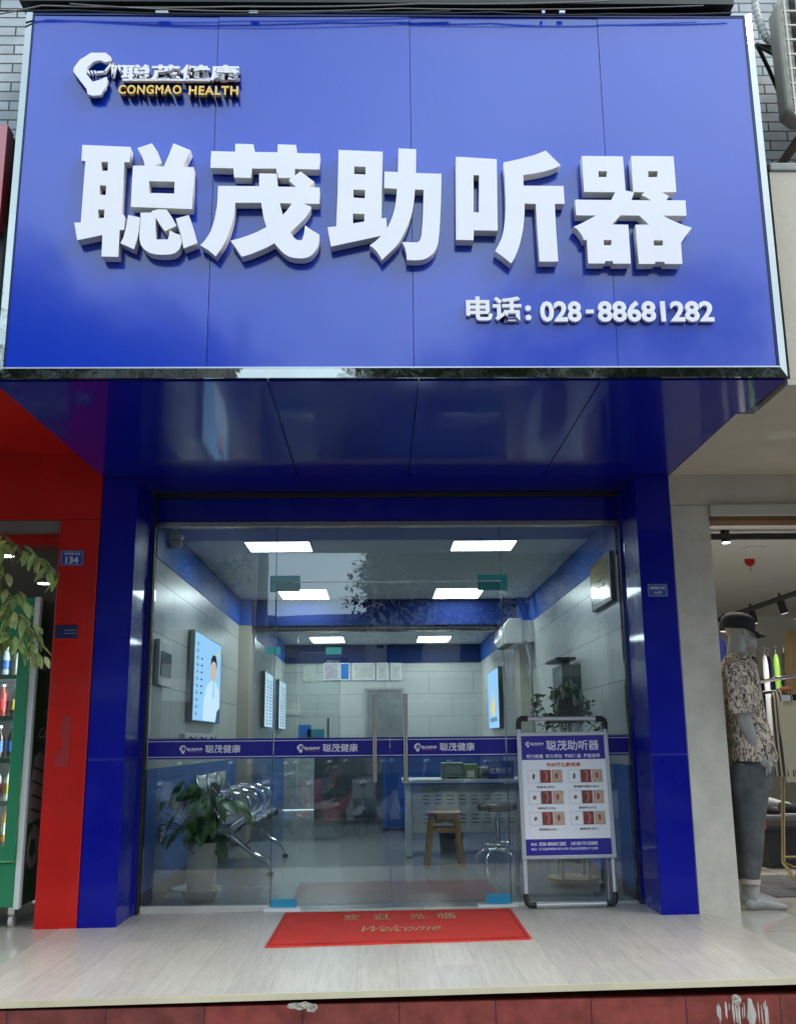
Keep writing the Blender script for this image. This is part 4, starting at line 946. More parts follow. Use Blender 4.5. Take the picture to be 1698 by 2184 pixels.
shoe(1640, 1738, 1.95, m_kc, 'dark shoe on the low table, lower row'); shoe(1652, 1722, 2.1, m_wc, 'white shoe on the low table'); shoe(1690, 1735, 1.95, m_kc, 'dark shoe on the low table near the right edge')
p = at(1655, 1950, 'y', .55); 
shoe(1680, 1950, .42, m_kc, 'dark shoe on the floor behind the mannequin foot')
p = at(1612, 1748, 'y', 1.9); t = T('orange_box', 'small bright orange box beside the mannequin knee', 'box', (p.x, 1.9, p.z-.06))
box('carton', p.x-.02, 1.88, p.z-.07, p.x+.07, 1.98, p.z+.06, M('orange card', (.6, .10, .01), .6), t, bevel=.002); box('lid', p.x-.023, 1.877, p.z+.061, p.x+.073, 1.983, p.z+.075, MATS['orange card'], t)
rg = box('grey_rug', 2.35, .55, .025, 4.5, 1.6, .035, M('grey rug', (.1, .1, .11), .95, var=.5, vs=12)); solo(rg, 'dark grey rug on the boutique floor', 'rug')
bb = at(1515, 1365, 'y', 1.0)
sp_ = T('navy_top', 'navy garment behind the mannequin back', 'clothing', bb); MB().loft([((bb.x+.02, 1., bb.z+.05), .02, .03), ((bb.x+.04, 1., bb.z-.02), .07, .05), ((bb.x+.04, 1., bb.z-.3), .08, .06), ((bb.x+.04, 1., bb.z-.7), .09, .06)], 20).put('cloth', M('navy cloth', (.01, .02, .16), .8), sp_, smooth=60)

# ================================================================== POSTER STAND
BL, BR = Vector((.832, .30, .012)), Vector((1.442, .31, .018))
TL, TR = Vector((.838, .445, 1.222)), Vector((1.462, .455, 1.218))
ps = T('poster_stand', 'silver framed poster stand with black corners and hearing aid poster leaning at the glass', 'poster stand', (1.14, .3, .012))
m_alu = M('matt aluminium', (.60, .60, .62), .35, metal=.55, var=.04)
m_pl = M('black plastic corner', (.015, .015, .016), .45)
def sp(u, v): return BL.lerp(BR, u).lerp(TL.lerp(TR, u), v)
nrm = ((BR-BL).cross(TL-BL)).normalized()      # towards the street
if nrm.y > 0: nrm = -nrm
def bar(a, c, r, name, m, n=12): return MB().tube([a, c], r, n).put(name, m, ps, smooth=40)
bar(sp(.03, .06), sp(.03, .93), .0145, 'side_rail', m_alu); bar(sp(.97, .06), sp(.97, .93), .0145, 'side_rail', m_alu)
bar(sp(.12, .018), sp(.88, .018), .0145, 'bottom_rail', m_alu); bar(sp(.13, .985), sp(.87, .985), .0145, 'top_rail', m_alu)
for u0, u1, v0, v1 in ((.03, .13, .985, .925), (.97, .87, .985, .925), (.03, .13, .018, .075), (.97, .87, .018, .075)):
    pts = [sp(u1, v0), sp(u0+(u1-u0)*.35, v0), sp(u0+(u1-u0)*.1, v0+(v1-v0)*.15), sp(u0, v0+(v1-v0)*.45), sp(u0, v1)]
    MB().tube(pts, .0185, 12).put('corner', m_pl, ps, smooth=50)
# rear leg
MB().tube([sp(.06, .95)-nrm*.02, Vector((.87, .492, .03))], .006, 8).put('rear_leg', m_alu, ps)
MB().tube([sp(.94, .95)-nrm*.02, Vector((1.42, .492, .03))], .006, 8).put('rear_leg', m_alu, ps)
Z7 = lambda x, y: at((1200+x/4.457)*.89936, (1680+y/4.457)*.89916, 'y', .40)
V0, V1 = .245, .905
def fp(u, v, o=0.): return sp(u, V0+(V1-V0)*v)+nrm*(.016+o)
fU = (fp(1, 0)-fp(0, 0)); fV = (fp(0, 1)-fp(0, 0)); fw, fh = fU.length, fV.length; fU.normalize(); fV.normalize()
A = fp(0, 0)
def rect(b, u0, v0, u1, v1, o, th=.0006): b.prism([(u0*fw, v0*fh), (u1*fw, v0*fh), (u1*fw, v1*fh), (u0*fw, v1*fh)], A+nrm*o, fU, fV, nrm*th)
b = MB()
for q in ((0, -.0, 1, .028), (0, .972, 1, 1.0), (0, .028, .044, .972), (.956, .028, 1, .972)): rect(b, *q, -.006, .016)
b.put('snap_frame', m_alu, ps, bevel=.003)
board = MB(); rect(board, .04, .02, .96, .98, -.004, .006); board = board.put('poster_sheet', M('poster paper', (.90, .90, .93), .4, coat=.15), ps)
m_hd = M('poster blue', (.028, .018, .30), .35, coat=.2)
iu = lambda u: .045+.91*u
iv = lambda v: .972-.944*v            # v from the top
def prect(u0, v0, u1, v1, m, name, o=.003, par=None): 
    b = MB(); rect(b, iu(u0), iv(v1), iu(u1), iv(v0), o); return b.put(name, m, par or board)
prect(0, 0, 1, .205, m_hd, 'poster_header'); prect(0, .868, 1, 1, m_hd, 'poster_footer')
def ptext(s_, u0, u1, v0, v1, m, bo=.01, name='poster_lettering', o=.0037):
    return text(name, s_, A+fU*(iu(u0)*fw)+fV*(iv(v1)*fh)+nrm*o, fU, fV, (iu(u1)-iu(u0))*fw, (iv(v0)-iv(v1))*fh, m, board, bold=bo, depth=.0005)
m_ink = M('poster ink', (.03, .03, .05), .6); m_or = M('poster orange', (.55, .10, .015), .5)
link_mesh('ear_mark', logo_mesh(A+fU*(iu(.05)*fw)+fV*(iv(.098)*fh)+nrm*.0037, fU, fV, .04*1.0, .0005), m_film, board)
ptext('聪茂健康', .115, .27, .058, .083, m_film, .02); 
ptext('聪茂助听器', .30, .935, .04, .128, m_film, .012)
ptext('听力检查  听力评估  助听体验  康复指导', .06, .94, .158, .193, m_film, .02)
ptext('助听器佩戴效果', .29, .70, .232, .268, m_or, .025)
ptext('电话:', .06, .135, .897, .920, m_film, .02); ptext('028-88681282', .155, .47, .893, .922, m_film, .02); ptext('18181915080', .53, .84, .893, .922, m_film, .02)
ptext('地址:  蒲江县桫椤路中段132号 (鹤山社区医院大门左侧)', .06, .84, .938, .962, m_film, .015)
m_line = M('poster hairline', (.3, .3, .33), .6)
def photo_mats(k):
    r = random.Random(k); return M('skin red dark %d' % k, (.20+.1*r.random(), .055, .045), .5, var=.6, vs=60), M('skin pale %d' % k, (.60, .36+.08*r.random(), .30), .5, var=.3, vs=50)
cells = [(.06, .475), (.545, .955)]
caps_ = [['耳背式 (BTE)', '受话器外置式 (RIC)'], ['耳内式 (ITE)', '耳道式 (ITC)'], ['深耳道式 (CIC)', '隐形式 (IIC)']]
m_aid = M('hearing aid grey', (.12, .12, .13), .5); m_aid2 = M('hearing aid brown', (.30, .14, .09), .5)
def shape(poly, m, name, o=.0042):
    b = MB(); b.prism([(iu(p[0])*fw, iv(p[1])*fh) for p in poly], A+nrm*o, fU, fV, nrm*.0004); return b.put(name, m, board)
for ri, v0 in enumerate((.293, .470, .645)):
    for ci, (u0, u1) in enumerate(cells):
        v1 = v0+.110; W_ = u1-u0
        b = MB()
        for q in ((u0, v0, u1, v0+.0022), (u0, v1-.0022, u1, v1), (u0, v0+.0023, u0+.003, v1-.0023), (u0+W_*.34, v0+.0023, u0+W_*.347, v1-.0023)): rect(b, iu(q[0]), iv(q[3]), iu(q[2]), iv(q[1]), .003, .0004)
        b.put('cell_line', m_line, board)
        md_, mp_ = photo_mats(ri)
        a0, a1, c0, c1 = u0+W_*.36, u0+W_*.665, u0+W_*.69, u0+W_*.995
        prect(a0, v0+.002, a1, v1-.002, md_, 'ear_photo'); prect(c0, v0+.002, c1, v1-.002, mp_, 'ear_photo')
        w_ = a1-a0
        ear = lambda x0, w_, s_: [(x0+w_*(.5+s_*.30*math.cos(t)*(1+.25*math.sin(t))), v0+.055-.046*math.sin(t)) for t in [2*PI*k/14 for k in range(14)]]
        shape(ear(a0+w_*.12, w_*.75, 1), M('ear rim', (.50, .17, .13), .5), 'ear_shape'); shape([(p[0]-.002, v0+.055+(p[1]-v0-.055)*.72) for p in ear(a0+w_*.16, w_*.5, 1)], md_, 'ear_hollow', .0048)
        shape(ear(c0+w_*.05, w_*.85, 1), M('ear pale', (.66, .42, .34), .5), 'ear_shape'); shape([(p[0], v0+.052+(p[1]-v0-.055)*.62) for p in ear(c0+w_*.2, w_*.5, 1)], M('ear hollow', (.28, .11, .08), .5), 'ear_hollow', .0048)
        mcx = u0+W_*.17; ry = .026 if ri == 0 else .018; rx = .016 if ri == 0 else .026-.004*ri
        shape([(mcx+rx*math.cos(t)*(1+.2*math.sin(2*t)), v0+.055-ry*math.sin(t)) for t in [2*PI*k/12 for k in range(12)]], m_aid if ri == 0 else m_aid2, 'hearing_aid_picture', .003)
        n_ = len(caps_[ri][ci]); cu = (u0+u1)/2; hw = .105 if ci == 0 or ri else .15
        ptext(caps_[ri][ci], cu-hw, cu+hw, v1+.025, v1+.046, m_ink, .015)

# ================================================================== WELCOME MAT
m_mat = M('red ribbed mat', (.62, .026, .012), .75, var=.14, vs=5, bump=.3, bs=200)
wm = T('welcome_mat', 'red rubber welcome mat with worn gold lettering before the glass doors', 'doormat', (0, -.12, 0))
q = [at(565, 2016, 'z', .008), at(1135, 2004, 'z', .008), at(1090, 1940, 'z', .008), at(608, 1944, 'z', .008)]
def matp(u, v, z=.0): p = q[0].lerp(q[1], u).lerp(q[3].lerp(q[2], u), v); return Vector((p.x, p.y, gz(p.x)+z))
b = MB(); n = 30; rim = []
for (u0, v0, u1, v1) in ((0, 0, 1, 0), (1, 0, 1, 1), (1, 1, 0, 1), (0, 1, 0, 0)):
    for k in range(n): t = k/n; rim.append((u0+(u1-u0)*t, v0+(v1-v0)*t))
lo = [b.b.verts.new(matp(u, v, .001)) for u, v in rim]; hi = [b.b.verts.new(matp(.5+(u-.5)*.996, .5+(v-.5)*.994, .009+.002*math.sin(u*19)*math.cos(v*11))) for u, v in rim]
b.b.faces.new(list(reversed(lo))); b.b.faces.new(hi)
for k in range(len(rim)): b.b.faces.new((lo[k], lo[(k+1) % len(rim)], hi[(k+1) % len(rim)], hi[k]))
b.put('mat_sheet', m_mat, wm)
b = MB()
for (u0, v0, u1, v1) in ((.012, .02, .988, .032), (.012, .968, .988, .98), (.012, .033, .018, .967), (.982, .033, .988, .967)):
    b.prism([(u0, v0), (u1, v0), (u1, v1), (u0, v1)], (0, 0, 0), (1, 0, 0), (0, 1, 0), (0, 0, .004))
for v in b.b.verts: v.co = matp(v.co.x, v.co.y, .010+v.co.z*.5)
b.put('mat_border', M('dark red border', (.42, .012, .01), .7), wm)
m_mg = M('worn gold print', (.58, .34, .18), .7, var=.7, vs=60)
U_ = (matp(1, .5)-matp(0, .5)).normalized(); V_m = Vector((-U_.y, U_.x, 0)).normalized()
for s_, u0, u1, v0, v1, bo, shr in (('欢', .27, .335, .66, .86, .01, 0), ('迎', .395, .465, .66, .86, .01, 0), ('光', .55, .61, .66, .86, .01, 0), ('临', .67, .745, .66, .86, .01, 0), ('Welcome', .35, .67, .30, .47, .0, .55)):
    o_ = matp(u0, v0, .0115); ln = (u1-u0)*(matp(1, .5)-matp(0, .5)).length; hh = (matp(.5, v1)-matp(.5, v0)).length
    text('mat_lettering', s_, o_, U_, V_m, ln, hh, m_mg, wm, bold=bo, depth=.001, shear=shr)

# ================================================================== INSIDE THE HEARING SHOP
m_led2 = emis('ceiling panel light', (.80, .93, 1.0), 12)
labs = ['lit ceiling panel nearest the door, left row', 'lit ceiling panel nearest the door, right row', 'lit ceiling panel in the middle of the left row, above the left door patch', 'lit ceiling panel in the middle of the right row, above the right door patch', 'lit ceiling panel deepest in the left row', 'lit ceiling panel deepest in the right row']
for k, (y0, y1) in enumerate(((1.425, 1.86), (4.02, 4.76), (8.95, 9.85))):
    for s, (x0, x1) in enumerate(((-1.165, -.63), (.515, 1.04))):
        t = T('ceiling_light', labs[k*2+s], 'ceiling light', ((x0+x1)/2, (y0+y1)/2, ZC), 'square ceiling panel lights')
        box('diffuser', x0+.012, y0+.012, ZC-.012, x1-.012, y1-.012, ZC-.006, m_led2, t)
        b = MB(); b.box(x0, y0, ZC-.014, x0+.011, y1, ZC-.001); b.box(x1-.011, y0, ZC-.014, x1, y1, ZC-.001); b.box(x0+.0112, y0, ZC-.014, x1-.0112, y0+.011, ZC-.001); b.box(x0+.0112, y1-.011, ZC-.014, x1-.0112, y1, ZC-.001)
        b.put('frame', m_rim, t)
# security camera
p = at(376, 1158, 'y', .95)
t = T('security_camera', 'cream dome security camera in the upper left corner behind the glass', 'camera', p)
m_cr = M('cream plastic', (.50, .50, .44), .4)
MB().ball(p, .050, (1, 1, 1), 12).put('dome', m_cr, t, smooth=60)
MB().lathe((p.x, p.y, p.z+.030), [(.056, 0), (.060, .02), (.055, .035), (.03, .045)], 24).put('collar', m_rim, t, smooth=50)
MB().tube([p+Vector((0, 0, .07)), (p.x, p.y, ZC-.006)], .018, 12).put('bracket', m_rim, t, smooth=50)
# light boxes on the walls
m_lb = emis('lightbox glow', (.26, .50, .80), 1.); m_lbw = emis('lightbox pale glow', (.50, .66, .85), 1.); m_lbd = emis('lightbox ink', (.05, .12, .25), .6)
m_lbf = M('lightbox case', (.12, .12, .12), .4); m_lby = emis('lightbox yellow', (.9, .6, .12), .9); m_lbs = emis('lightbox skin', (.75, .48, .36), .8); m_hair = emis('lightbox dark', (.03, .03, .04), .3)
def lbox(side_, y0, y1, z0, z1, label, kind):
    xw = X0+.0065 if side_ < 0 else X1-.0065; s = -side_; th = .05
    t = T('lightbox', label, 'lightbox', (xw, (y0+y1)/2, z0), 'glowing posters on the side walls')
    xa, xb = sorted((xw, xw+s*th)); box('case', xa, y0, z0, xb, y1, z1, m_lbf, t, bevel=.004)
    xf = xw+s*(th+.0006); U = Vector((0, s, 0)) if True else None
    O = Vector((xf, y0 if s > 0 else y1, z0)); U = Vector((0, 1 if s > 0 else -1, 0)); w_, h_ = y1-y0, z1-z0; n_ = U.cross(ZA)
    def r_(u0, v0, u1, v1, m, nm, o): b = MB(); b.prism([(u0*w_, v0*h_), (u1*w_, v0*h_), (u1*w_, v1*h_), (u0*w_, v1*h_)], O+n_*o, U, ZA, n_*.0005); return b.put(nm, m, t)
    def pl(poly, m, nm, o): b = MB(); b.prism([(a*w_, c*h_) for a, c in poly], O+n_*o, U, ZA, n_*.0005); return b.put(nm, m, t)
    sh_ = r_(.02, .015, .98, .985, m_lb if kind != 'text' else m_lbw, 'glowing_sheet', 0)
    if kind == 'doctor':
        pl([(.34, .02), (.36, .25), (.44, .42), (.60, .50), (.76, .51), (.92, .42), (.96, .2), (.97, .02)], m_lbw, 'white_coat', .0012)
        pl([(.66, .3), (.70, .50), (.74, .50), (.72, .3)], m_lb, 'shirt_picture', .002)
        pl([(.60, .53), (.58, .66), (.64, .75), (.74, .75), (.78, .66), (.76, .53), (.68, .49)], m_lbs, 'face_picture', .002)
        pl([(.57, .68), (.58, .76), (.65, .82), (.76, .82), (.81, .74), (.79, .66), (.76, .74), (.64, .74)], m_hair, 'hair_picture', .0028)
        pl([(.80, .0), (.86, .15), (.97, .2), (.97, .0)], m_lbd, 'trousers_picture', .0028)
        r_(.80, .84, .93, .862, m_lby, 'yellow_bar', .0012)
        b = MB(); rr_ = random.Random(5)
        for k in range(11):
            v = .08+k*.078; b.prism([(.07*w_, v*h_), (.16*w_, v*h_), (.16*w_, (v+.008)*h_), (.07*w_, (v+.008)*h_)], O+n_*.0012, U, ZA, n_*.0005)
            b.prism([(.11*w_, (v-.02)*h_), (.12*w_, (v-.02)*h_), (.12*w_, (v+.03)*h_), (.11*w_, (v+.03)*h_)], O+n_*.0018, U, ZA, n_*.0005)
            if 2 < k < 9: b.prism([(.23*w_, v*h_), (.29*w_, v*h_), (.29*w_, (v+.02)*h_), (.23*w_, (v+.02)*h_)], O+n_*.0012, U, ZA, n_*.0005)
        b.put('stroke_column', m_lbd, t)
    elif kind == 'text':
        b = MB()
        for c_ in (.25, .55, .75):
            for k in range(14):
                v = .06+k*.06; b.prism([(c_*w_, v*h_), ((c_+.11)*w_, v*h_), ((c_+.11)*w_, (v+.03)*h_), (c_*w_, (v+.03)*h_)], O+n_*.0012, U, ZA, n_*.0005)
        b.put('stroke_column', m_lbd, t)
    else:
        pl([(.3, .3), (.42, .6), (.38, .38), (.5, .66), (.48, .4), (.62, .62), (.55, .38), (.75, .5), (.58, .3), (.6, .22), (.4, .22)], m_lby, 'hand_picture', .0012)
        b = MB()
        for k in range(4): b.prism([((.2+k*.16)*w_, .12*h_), ((.3+k*.16)*w_, .12*h_), ((.3+k*.16)*w_, .19*h_), ((.2+k*.16)*w_, .19*h_)], O+n_*.0012, U, ZA, n_*.0005)
        b.put('stroke_row', m_lbd, t)
lbox(-1, 1.82, 3.25, 1.235, 1.975, 'glowing wall poster with white coated figure and vertical text, near left', 'doctor')
lbox(-1, 7.00, 8.0, 1.255, 1.99, 'narrow glowing text poster on the left wall, behind the left door hinge', 'text')
lbox(-1, 8.9, 10.0, 1.255, 1.99, 'deepest narrow glowing poster on the left wall', 'text')
lbox(1, 7.5, 8.85, 1.22, 2.06, 'glowing pale blue poster with yellow figure on the right wall', 'hand')
# meter box, left wall
t = T('switch_box', 'white framed wall box with dark window on the left wall', 'switch box', (X0, .84, 1.5))
box('casing', X0+.0005, .62, 1.46, X0+.035, 1.06, 1.78, m_rim, t, bevel=.006)
box('dark_window', X0+.0355, .68, 1.53, X0+.040, 1.02, 1.70, M('smoked window', (.02, .03, .03), .15), t)
t = T('wall_socket', 'white double socket on the blue dado behind the left plant leaves', 'socket', (X0, 1.05, .40))
box('plate', X0+.0065, 1.0, .38, X0+.014, 1.14, .48, M('socket white', (.35, .42, .48), .4), t, bevel=.002)
for z in (.405, .445): box('outlet', X0+.0142, 1.04, z, X0+.0152, 1.10, z+.012, m_kc, t)
t = T('white_wall_shelf', 'small white coat hook shelf below the near glowing poster', 'shelf', (X0, 2.4, 1.05))
box('board', X0+.0065, 1.6, 1.10, X0+.05, 3.0, 1.14, m_rim, t, bevel=.004)
for y in (1.8, 2.3, 2.8): MB().tube([(X0+.05, y, 1.11), (X0+.09, y, 1.09), (X0+.10, y, 1.11)], .006, 8).put('hook', m_kc, t)
# plaque
m_gpl = M('gold plaque', (.50, .36, .04), .2, metal=.1, coat=.8)
t = T('gold_plaque', 'gold plaque in a dark frame high on the right wall', 'plaque', (X1, .96, 2.03))
box('frame', X1-.035, .62, 2.03, X1-.0005, 1.31, 2.392, M('dark wood frame', (.03, .015, .01), .35), t, bevel=.006)
box('plate', X1-.037, .66, 2.065, X1-.0355, 1.27, 2.357, m_gpl, t)
b = MB(); r_ = random.Random(3)
for k in range(3):
    for j in range(4):
        z = 2.27-k*.05; y = .82+j*.07; b.box(X1-.0382, y, z, X1-.0372, y+.035, z+.018)
b.put('engraved_mark', M('engraving', (.2, .09, .02), .4), t)
# dark wall cabinet behind the plant
t = T('wall_cabinet', 'dark glossy wall cabinet with black top on the right wall above the flowers', 'wall cabinet', (X1, 2.2, 1.2))
box('case', X1-.16, 2.02, 1.2, X1-.0005, 2.5, 1.68, M('dark gloss case', (.03, .042, .042), .35), t, bevel=.008)
box('top_unit', X1-.20, 2.05, 1.72, X1-.03, 2.6, 1.745, m_blk, t, bevel=.004); box('bracket', X1-.12, 2.2, 1.6805, X1-.06, 2.3, 1.7195, m_blk, t)
b = MB(); b.box(X1-.1595, 2.0185, 1.34, X1-.001, 2.0195, 1.40); b.put('panel_line', M('grey line', (.12, .14, .15), .3), t)
# indoor air conditioner
t = T('wall_air_conditioner', 'white wall air conditioner high on the right wall by the beam', 'air conditioner', (X1, 5.0, 2.1))
yy0, yy1 = 4.45, 5.25; zt = at(1110, 1318, 'y', yy0).z; zb = at(1110, 1372, 'y', yy0).z
b = MB(); b.prism([(0, 0), (0, zt-zb), (-.14, zt-zb), (-.205, (zt-zb)*.7), (-.215, (zt-zb)*.28), (-.17, .0)], (X1-.135, yy0, zb), (1, 0, 0), (0, 0, 1), (0, yy1-yy0, 0)); b.put('casing', M('ac white', (.6, .6, .58), .25, coat=.4), t, bevel=.012)
box('vent', X1-.33, yy0+.05, zb-.004, X1-.23, yy1-.05, zb+.0, m_kc, t)
box('display', X1-.3515, yy0+.2, zb+.12, X1-.347, yy0+.28, zb+.16, emis('display glow', (.7, .85, 1), 3), t)
box('mount', X1-.134, yy0+.03, zb+.02, X1-.001, 4.79, zt-.02, m_rim, t)
MB().tube([(X1-.10, yy0+.05, zb+.05), (X1-.06, yy0+.0, zb-.15), (X1-.03, yy0+.1, .9)], .018, 8).put('drain_pipe', M('grey pipe', (.25, .26, .25), .5), t, smooth=50)
MB().tube([(X1-.04, yy0+.1, zb), (X1-.05, yy0+.12, zb-.25), (X1-.04, yy0+.3, zb-.33), (X1-.04, yy0+.4, zb-.1)], .006, 6).put('power_lead', m_rim, t)
# certificates on the back wall
m_cf = M('silver picture frame', (.75, .76, .75), .4); m_pp = M('certificate paper', (.62, .62, .56), .6, var=.2, vs=9); m_pb = M('certificate blue', (.02, .16, .55), .4); m_pk = M('certificate pinkish', (.62, .50, .54), .6, var=.3, vs=12)
for k, (x0, x1, m_, lab) in enumerate(((690, 724, m_pk, 'first framed certificate from the left, pinkish paper, back wall'), (724, 747, m_pb, 'framed blue certificate second from the left on the back wall'), (752, 800, m_pp, 'wide framed certificate with red seal, middle of the back wall'), (803, 829, m_pp, 'framed certificate right of the wide one on the back wall'), (832, 857, m_pp, 'rightmost framed certificate of the back wall row'))):
    a, c = at(x0, 1451, 'y', 10.37), at(x1, 1412, 'y', 10.37)
    t = T('certificate', lab, 'certificate', ((a.x+c.x)/2, 10.38, a.z), 'framed certificates on the back wall')
    box('frame', a.x+.004, 10.37, a.z, c.x-.004, 10.395, c.z-.01, m_cf, t); box('sheet', a.x+.024, 10.366, a.z+.02, c.x-.024, 10.3695, c.z-.03, m_, t)
    b = MB(); h_ = c.z-a.z
    for j in range(5): b.box(a.x+.05, 10.3645, a.z+h_*(.22+j*.11), c.x-.05-.02*(j % 3), 10.3655, a.z+h_*(.235+j*.11))
    b.put('text_line', M('certificate print', (.08, .1, .12), .6), t)
for k, (x0, y0, x1, y1, m_, lab) in enumerate(((647, 1420, 672, 1454, m_pp, 'loose pale sheet left of the framed certificates'), (637, 1546, 664, 1572, m_pb, 'blue notice on the back wall left of the doorway'), (655, 1555, 692, 1572, M('teal card', (.03, .22, .28), .5), 'teal card on the back wall near the inner door handle'), (600, 1500, 645, 1525, m_pp, 'pale notice on the back wall at the left'))):
    a, c = at(x0, y1, 'y', 10.37), at(x1, y0, 'y', 10.37); solo(box('wall_notice', a.x, 10.38, a.z, c.x, 10.395, c.z, m_), lab, 'notice', 'paper notices on the back wall')
# inner glass partition and door
ip = T('inner_glass_partition', 'inner glass screen across the room below the blue beam', 'glass screen', (0, 5.2, 0))
pane('pane', X0+.14, .02, -1.02, 2.30, 5.2, m_clear, ip)
b = MB(); b.box(X0+.14, 5.18, 2.301, X1-.14, 5.22, 2.343); b.put('top_rail', m_steel2, ip)
idr = T('inner_glass_door', 'inner glass door with teal hinges left of the room centre', 'door', (-1.0, 5.2, 0))
pane('pane', -1.005, .02, -.53, 2.07, 5.2, m_clear, idr)
for px in (582, 712):
    a = at(px, 1388, 'y', 5.18); box('hinge_patch', a.x-.09, 5.175, a.z-.04, a.x+.09, 5.185, a.z+.04, m_teal, idr)
a, c = at(700, 1532, 'y', 5.14), at(700, 1568, 'y', 5.14); MB().tube([a, c+Vector((0, 0, -.2))], .012, 8).put('handle', m_steel2, idr)
b = MB(); b.box(-1.003, 5.192, 2.071, -.532, 5.208, 2.078); b.put('edge', m_edge, idr)

# --- potted plant, left
m_pot = M('cream ceramic pot', (.90, .83, .75), .35, var=.14, vs=4, coat=.3)
PX, PY = -1.345, 1.03
PT = at(428, 1797, 'y', PY).z
pp = T('potted_plant', 'large potted green plant in a tall cream pot behind the left glass', 'potted plant', (PX, PY, 0))
MB().lathe((PX, PY, .035), [(.088, 0), (.095, .03), (.110, .2), (.1165, .34), (.1180, PT-.04), (.108, PT-.036), (.105, PT-.07)], 32).put('pot', m_pot, pp, smooth=50)
MB().lathe((PX, PY, gz(PX)+.004), [(.10, 0), (.118, .02), (.135, .065), (.130, .066), (.112, .03), (.09, .026)], 32).put('saucer', M('white saucer', (.75, .73, .68), .35), pp, smooth=50)
MB().lathe((PX, PY, PT-.02), [(.103, 0), (.1, .008)], 20).put('soil', M('dark soil', (.03, .02, .015), .95, bump=.8), pp)
m_leafd = M('deep green leaf', (.035, .16, .02), .45, var=.35, vs=12, coat=.1); m_leafm = M('mid green leaf', (.09, .24, .04), .35, var=.3, vs=12, coat=.2)
r_ = random.Random(31); b = MB(); b2 = MB(); st = MB()
tops = []
for k in range(58):
    a_ = r_.uniform(0, 2*PI); hh = r_.uniform(-.02, .42); R_ = r_.uniform(.02, .17) if hh > .05 else r_.uniform(.06, .13)
    tops.append((a_, hh, R_))
for k in range(8): tops.append((PI+r_.uniform(-.35, .35), r_.uniform(.02, .3), r_.uniform(.24, .33)))
for k in range(4): tops.append((r_.uniform(-.5, .5), r_.uniform(.15, .3), r_.uniform(.24, .30)))
for a_, hh, R_ in tops:
    base = Vector((PX+.03*math.cos(a_), PY+.03*math.sin(a_), PT-.01)); e_ = Vector((PX+R_*math.cos(a_), PY+R_*.8*math.sin(a_), PT+.03+hh))
    st.tube([base, base.lerp(e_, .5)+Vector((0, 0, .05)), e_], .0035, 5)
    d = Vector((math.cos(a_)*r_.uniform(.3, 1), math.sin(a_)*r_.uniform(.3, 1)-.2, r_.uniform(-1.3, -.1))).normalized(); L_ = r_.uniform(.12, .18)
    leaf(b if r_.random() < .7 else b2, e_, e_+d*L_, L_*.62, droop=.25, fold=.10, n=7, side=r_.uniform(-.5, .5))
b.put('dark_leaves', m_leafd, pp, smooth=70); b2.put('light_leaves', m_leafm, pp, smooth=70); st.put('stem', M('dark green stem', (.05, .1, .03), .5), pp, smooth=60)
# round white stand base behind the pot
a = at(419, 1886, 'z', .02)
fs = T('floor_stand', 'white round floor stand base just behind the cream pot', 'stand', (a.x, a.y, 0))
MB().lathe((a.x, a.y, gz(a.x)+.002), [(.195, 0), (.19, .012), (.10, .035), (.03, .05)], 40).put('base', M('glossy white', (.55, .58, .6), .2, coat=.4), fs, smooth=50)
MB().tube([(a.x, a.y, .045), (a.x, a.y, .62)], .014, 12).put('pole', MATS['glossy white'], fs, smooth=50)
# --- chrome waiting bench on the left wall, three seats
def bench(x0, y0, n_, label, face=1):
    t = T('waiting_bench', label, 'bench', (x0, y0, 0), 'chrome waiting benches')
    W_ = .54
    b = MB(); b.tube([(x0, y0, .36), (x0, y0+W_*n_, .36)], .03, 12); b.put('beam', m_steel2, t, smooth=50)
    prof = [(-.26, .80), (-.25, .66), (-.21, .52), (-.19, .43), (-.12, .40), (.02, .405), (.20, .43), (.25, .425), (.27, .39)]
    for k in range(n_):
        b = MB(); yA, yB = y0+k*W_+.02, y0+(k+1)*W_-.02; prev = None
        for (px, pz) in prof:
            row = [b.b.verts.new((x0+px*face, y, pz+.01*math.sin(PI*(y-yA)/(yB-yA))*-1)) for y in [yA+(yB-yA)*j/6 for j in range(7)]]
            if prev: [b.b.faces.new((prev[j], prev[j+1], row[j+1], row[j])) for j in range(6)]
            prev = row
        s_ = b.put('seat', M('perforated steel', (.42, .44, .45), .22, metal=.85, var=.2, vs=60), t, smooth=50)
        so_ = s_.modifiers.new('thick', 'SOLIDIFY'); so_.thickness = .012
    for k in range(n_+1):
        y = y0+k*W_
        pts = [(x0+(-.20)*face, y, .42), (x0-.19*face, y, .58), (x0-.10*face, y, .66), (x0+.06*face, y, .655), (x0+.17*face, y, .62), (x0+.20*face, y, .54), (x0+.16*face, y, .45), (x0+.05*face, y, .38)]
        MB().tube(pts, .016, 10).put('armrest', m_chrome, t, smooth=50)
    for y in (y0+.14, y0+W_*n_-.14):
        MB().tube([(x0-.26*face, y, .03), (x0-.2*face, y, .12), (x0, y, .33), (x0+.22*face, y, .16), (x0+.33*face, y, .10), (x0+.36*face, y, .025)], [.016, .018, .03, .022, .018, .016], 10).put('leg', m_chrome, t, smooth=50)
        for xx in (x0-.26*face, x0+.36*face): MB().lathe((xx, y, .003+gz(xx)), [(.03, 0), (.028, .018), (.012, .026)], 14).put('foot_pad', m_kc, t)
bench(-1.35, 2.15, 3, 'chrome airport style waiting bench along the left wall behind the potted plant')
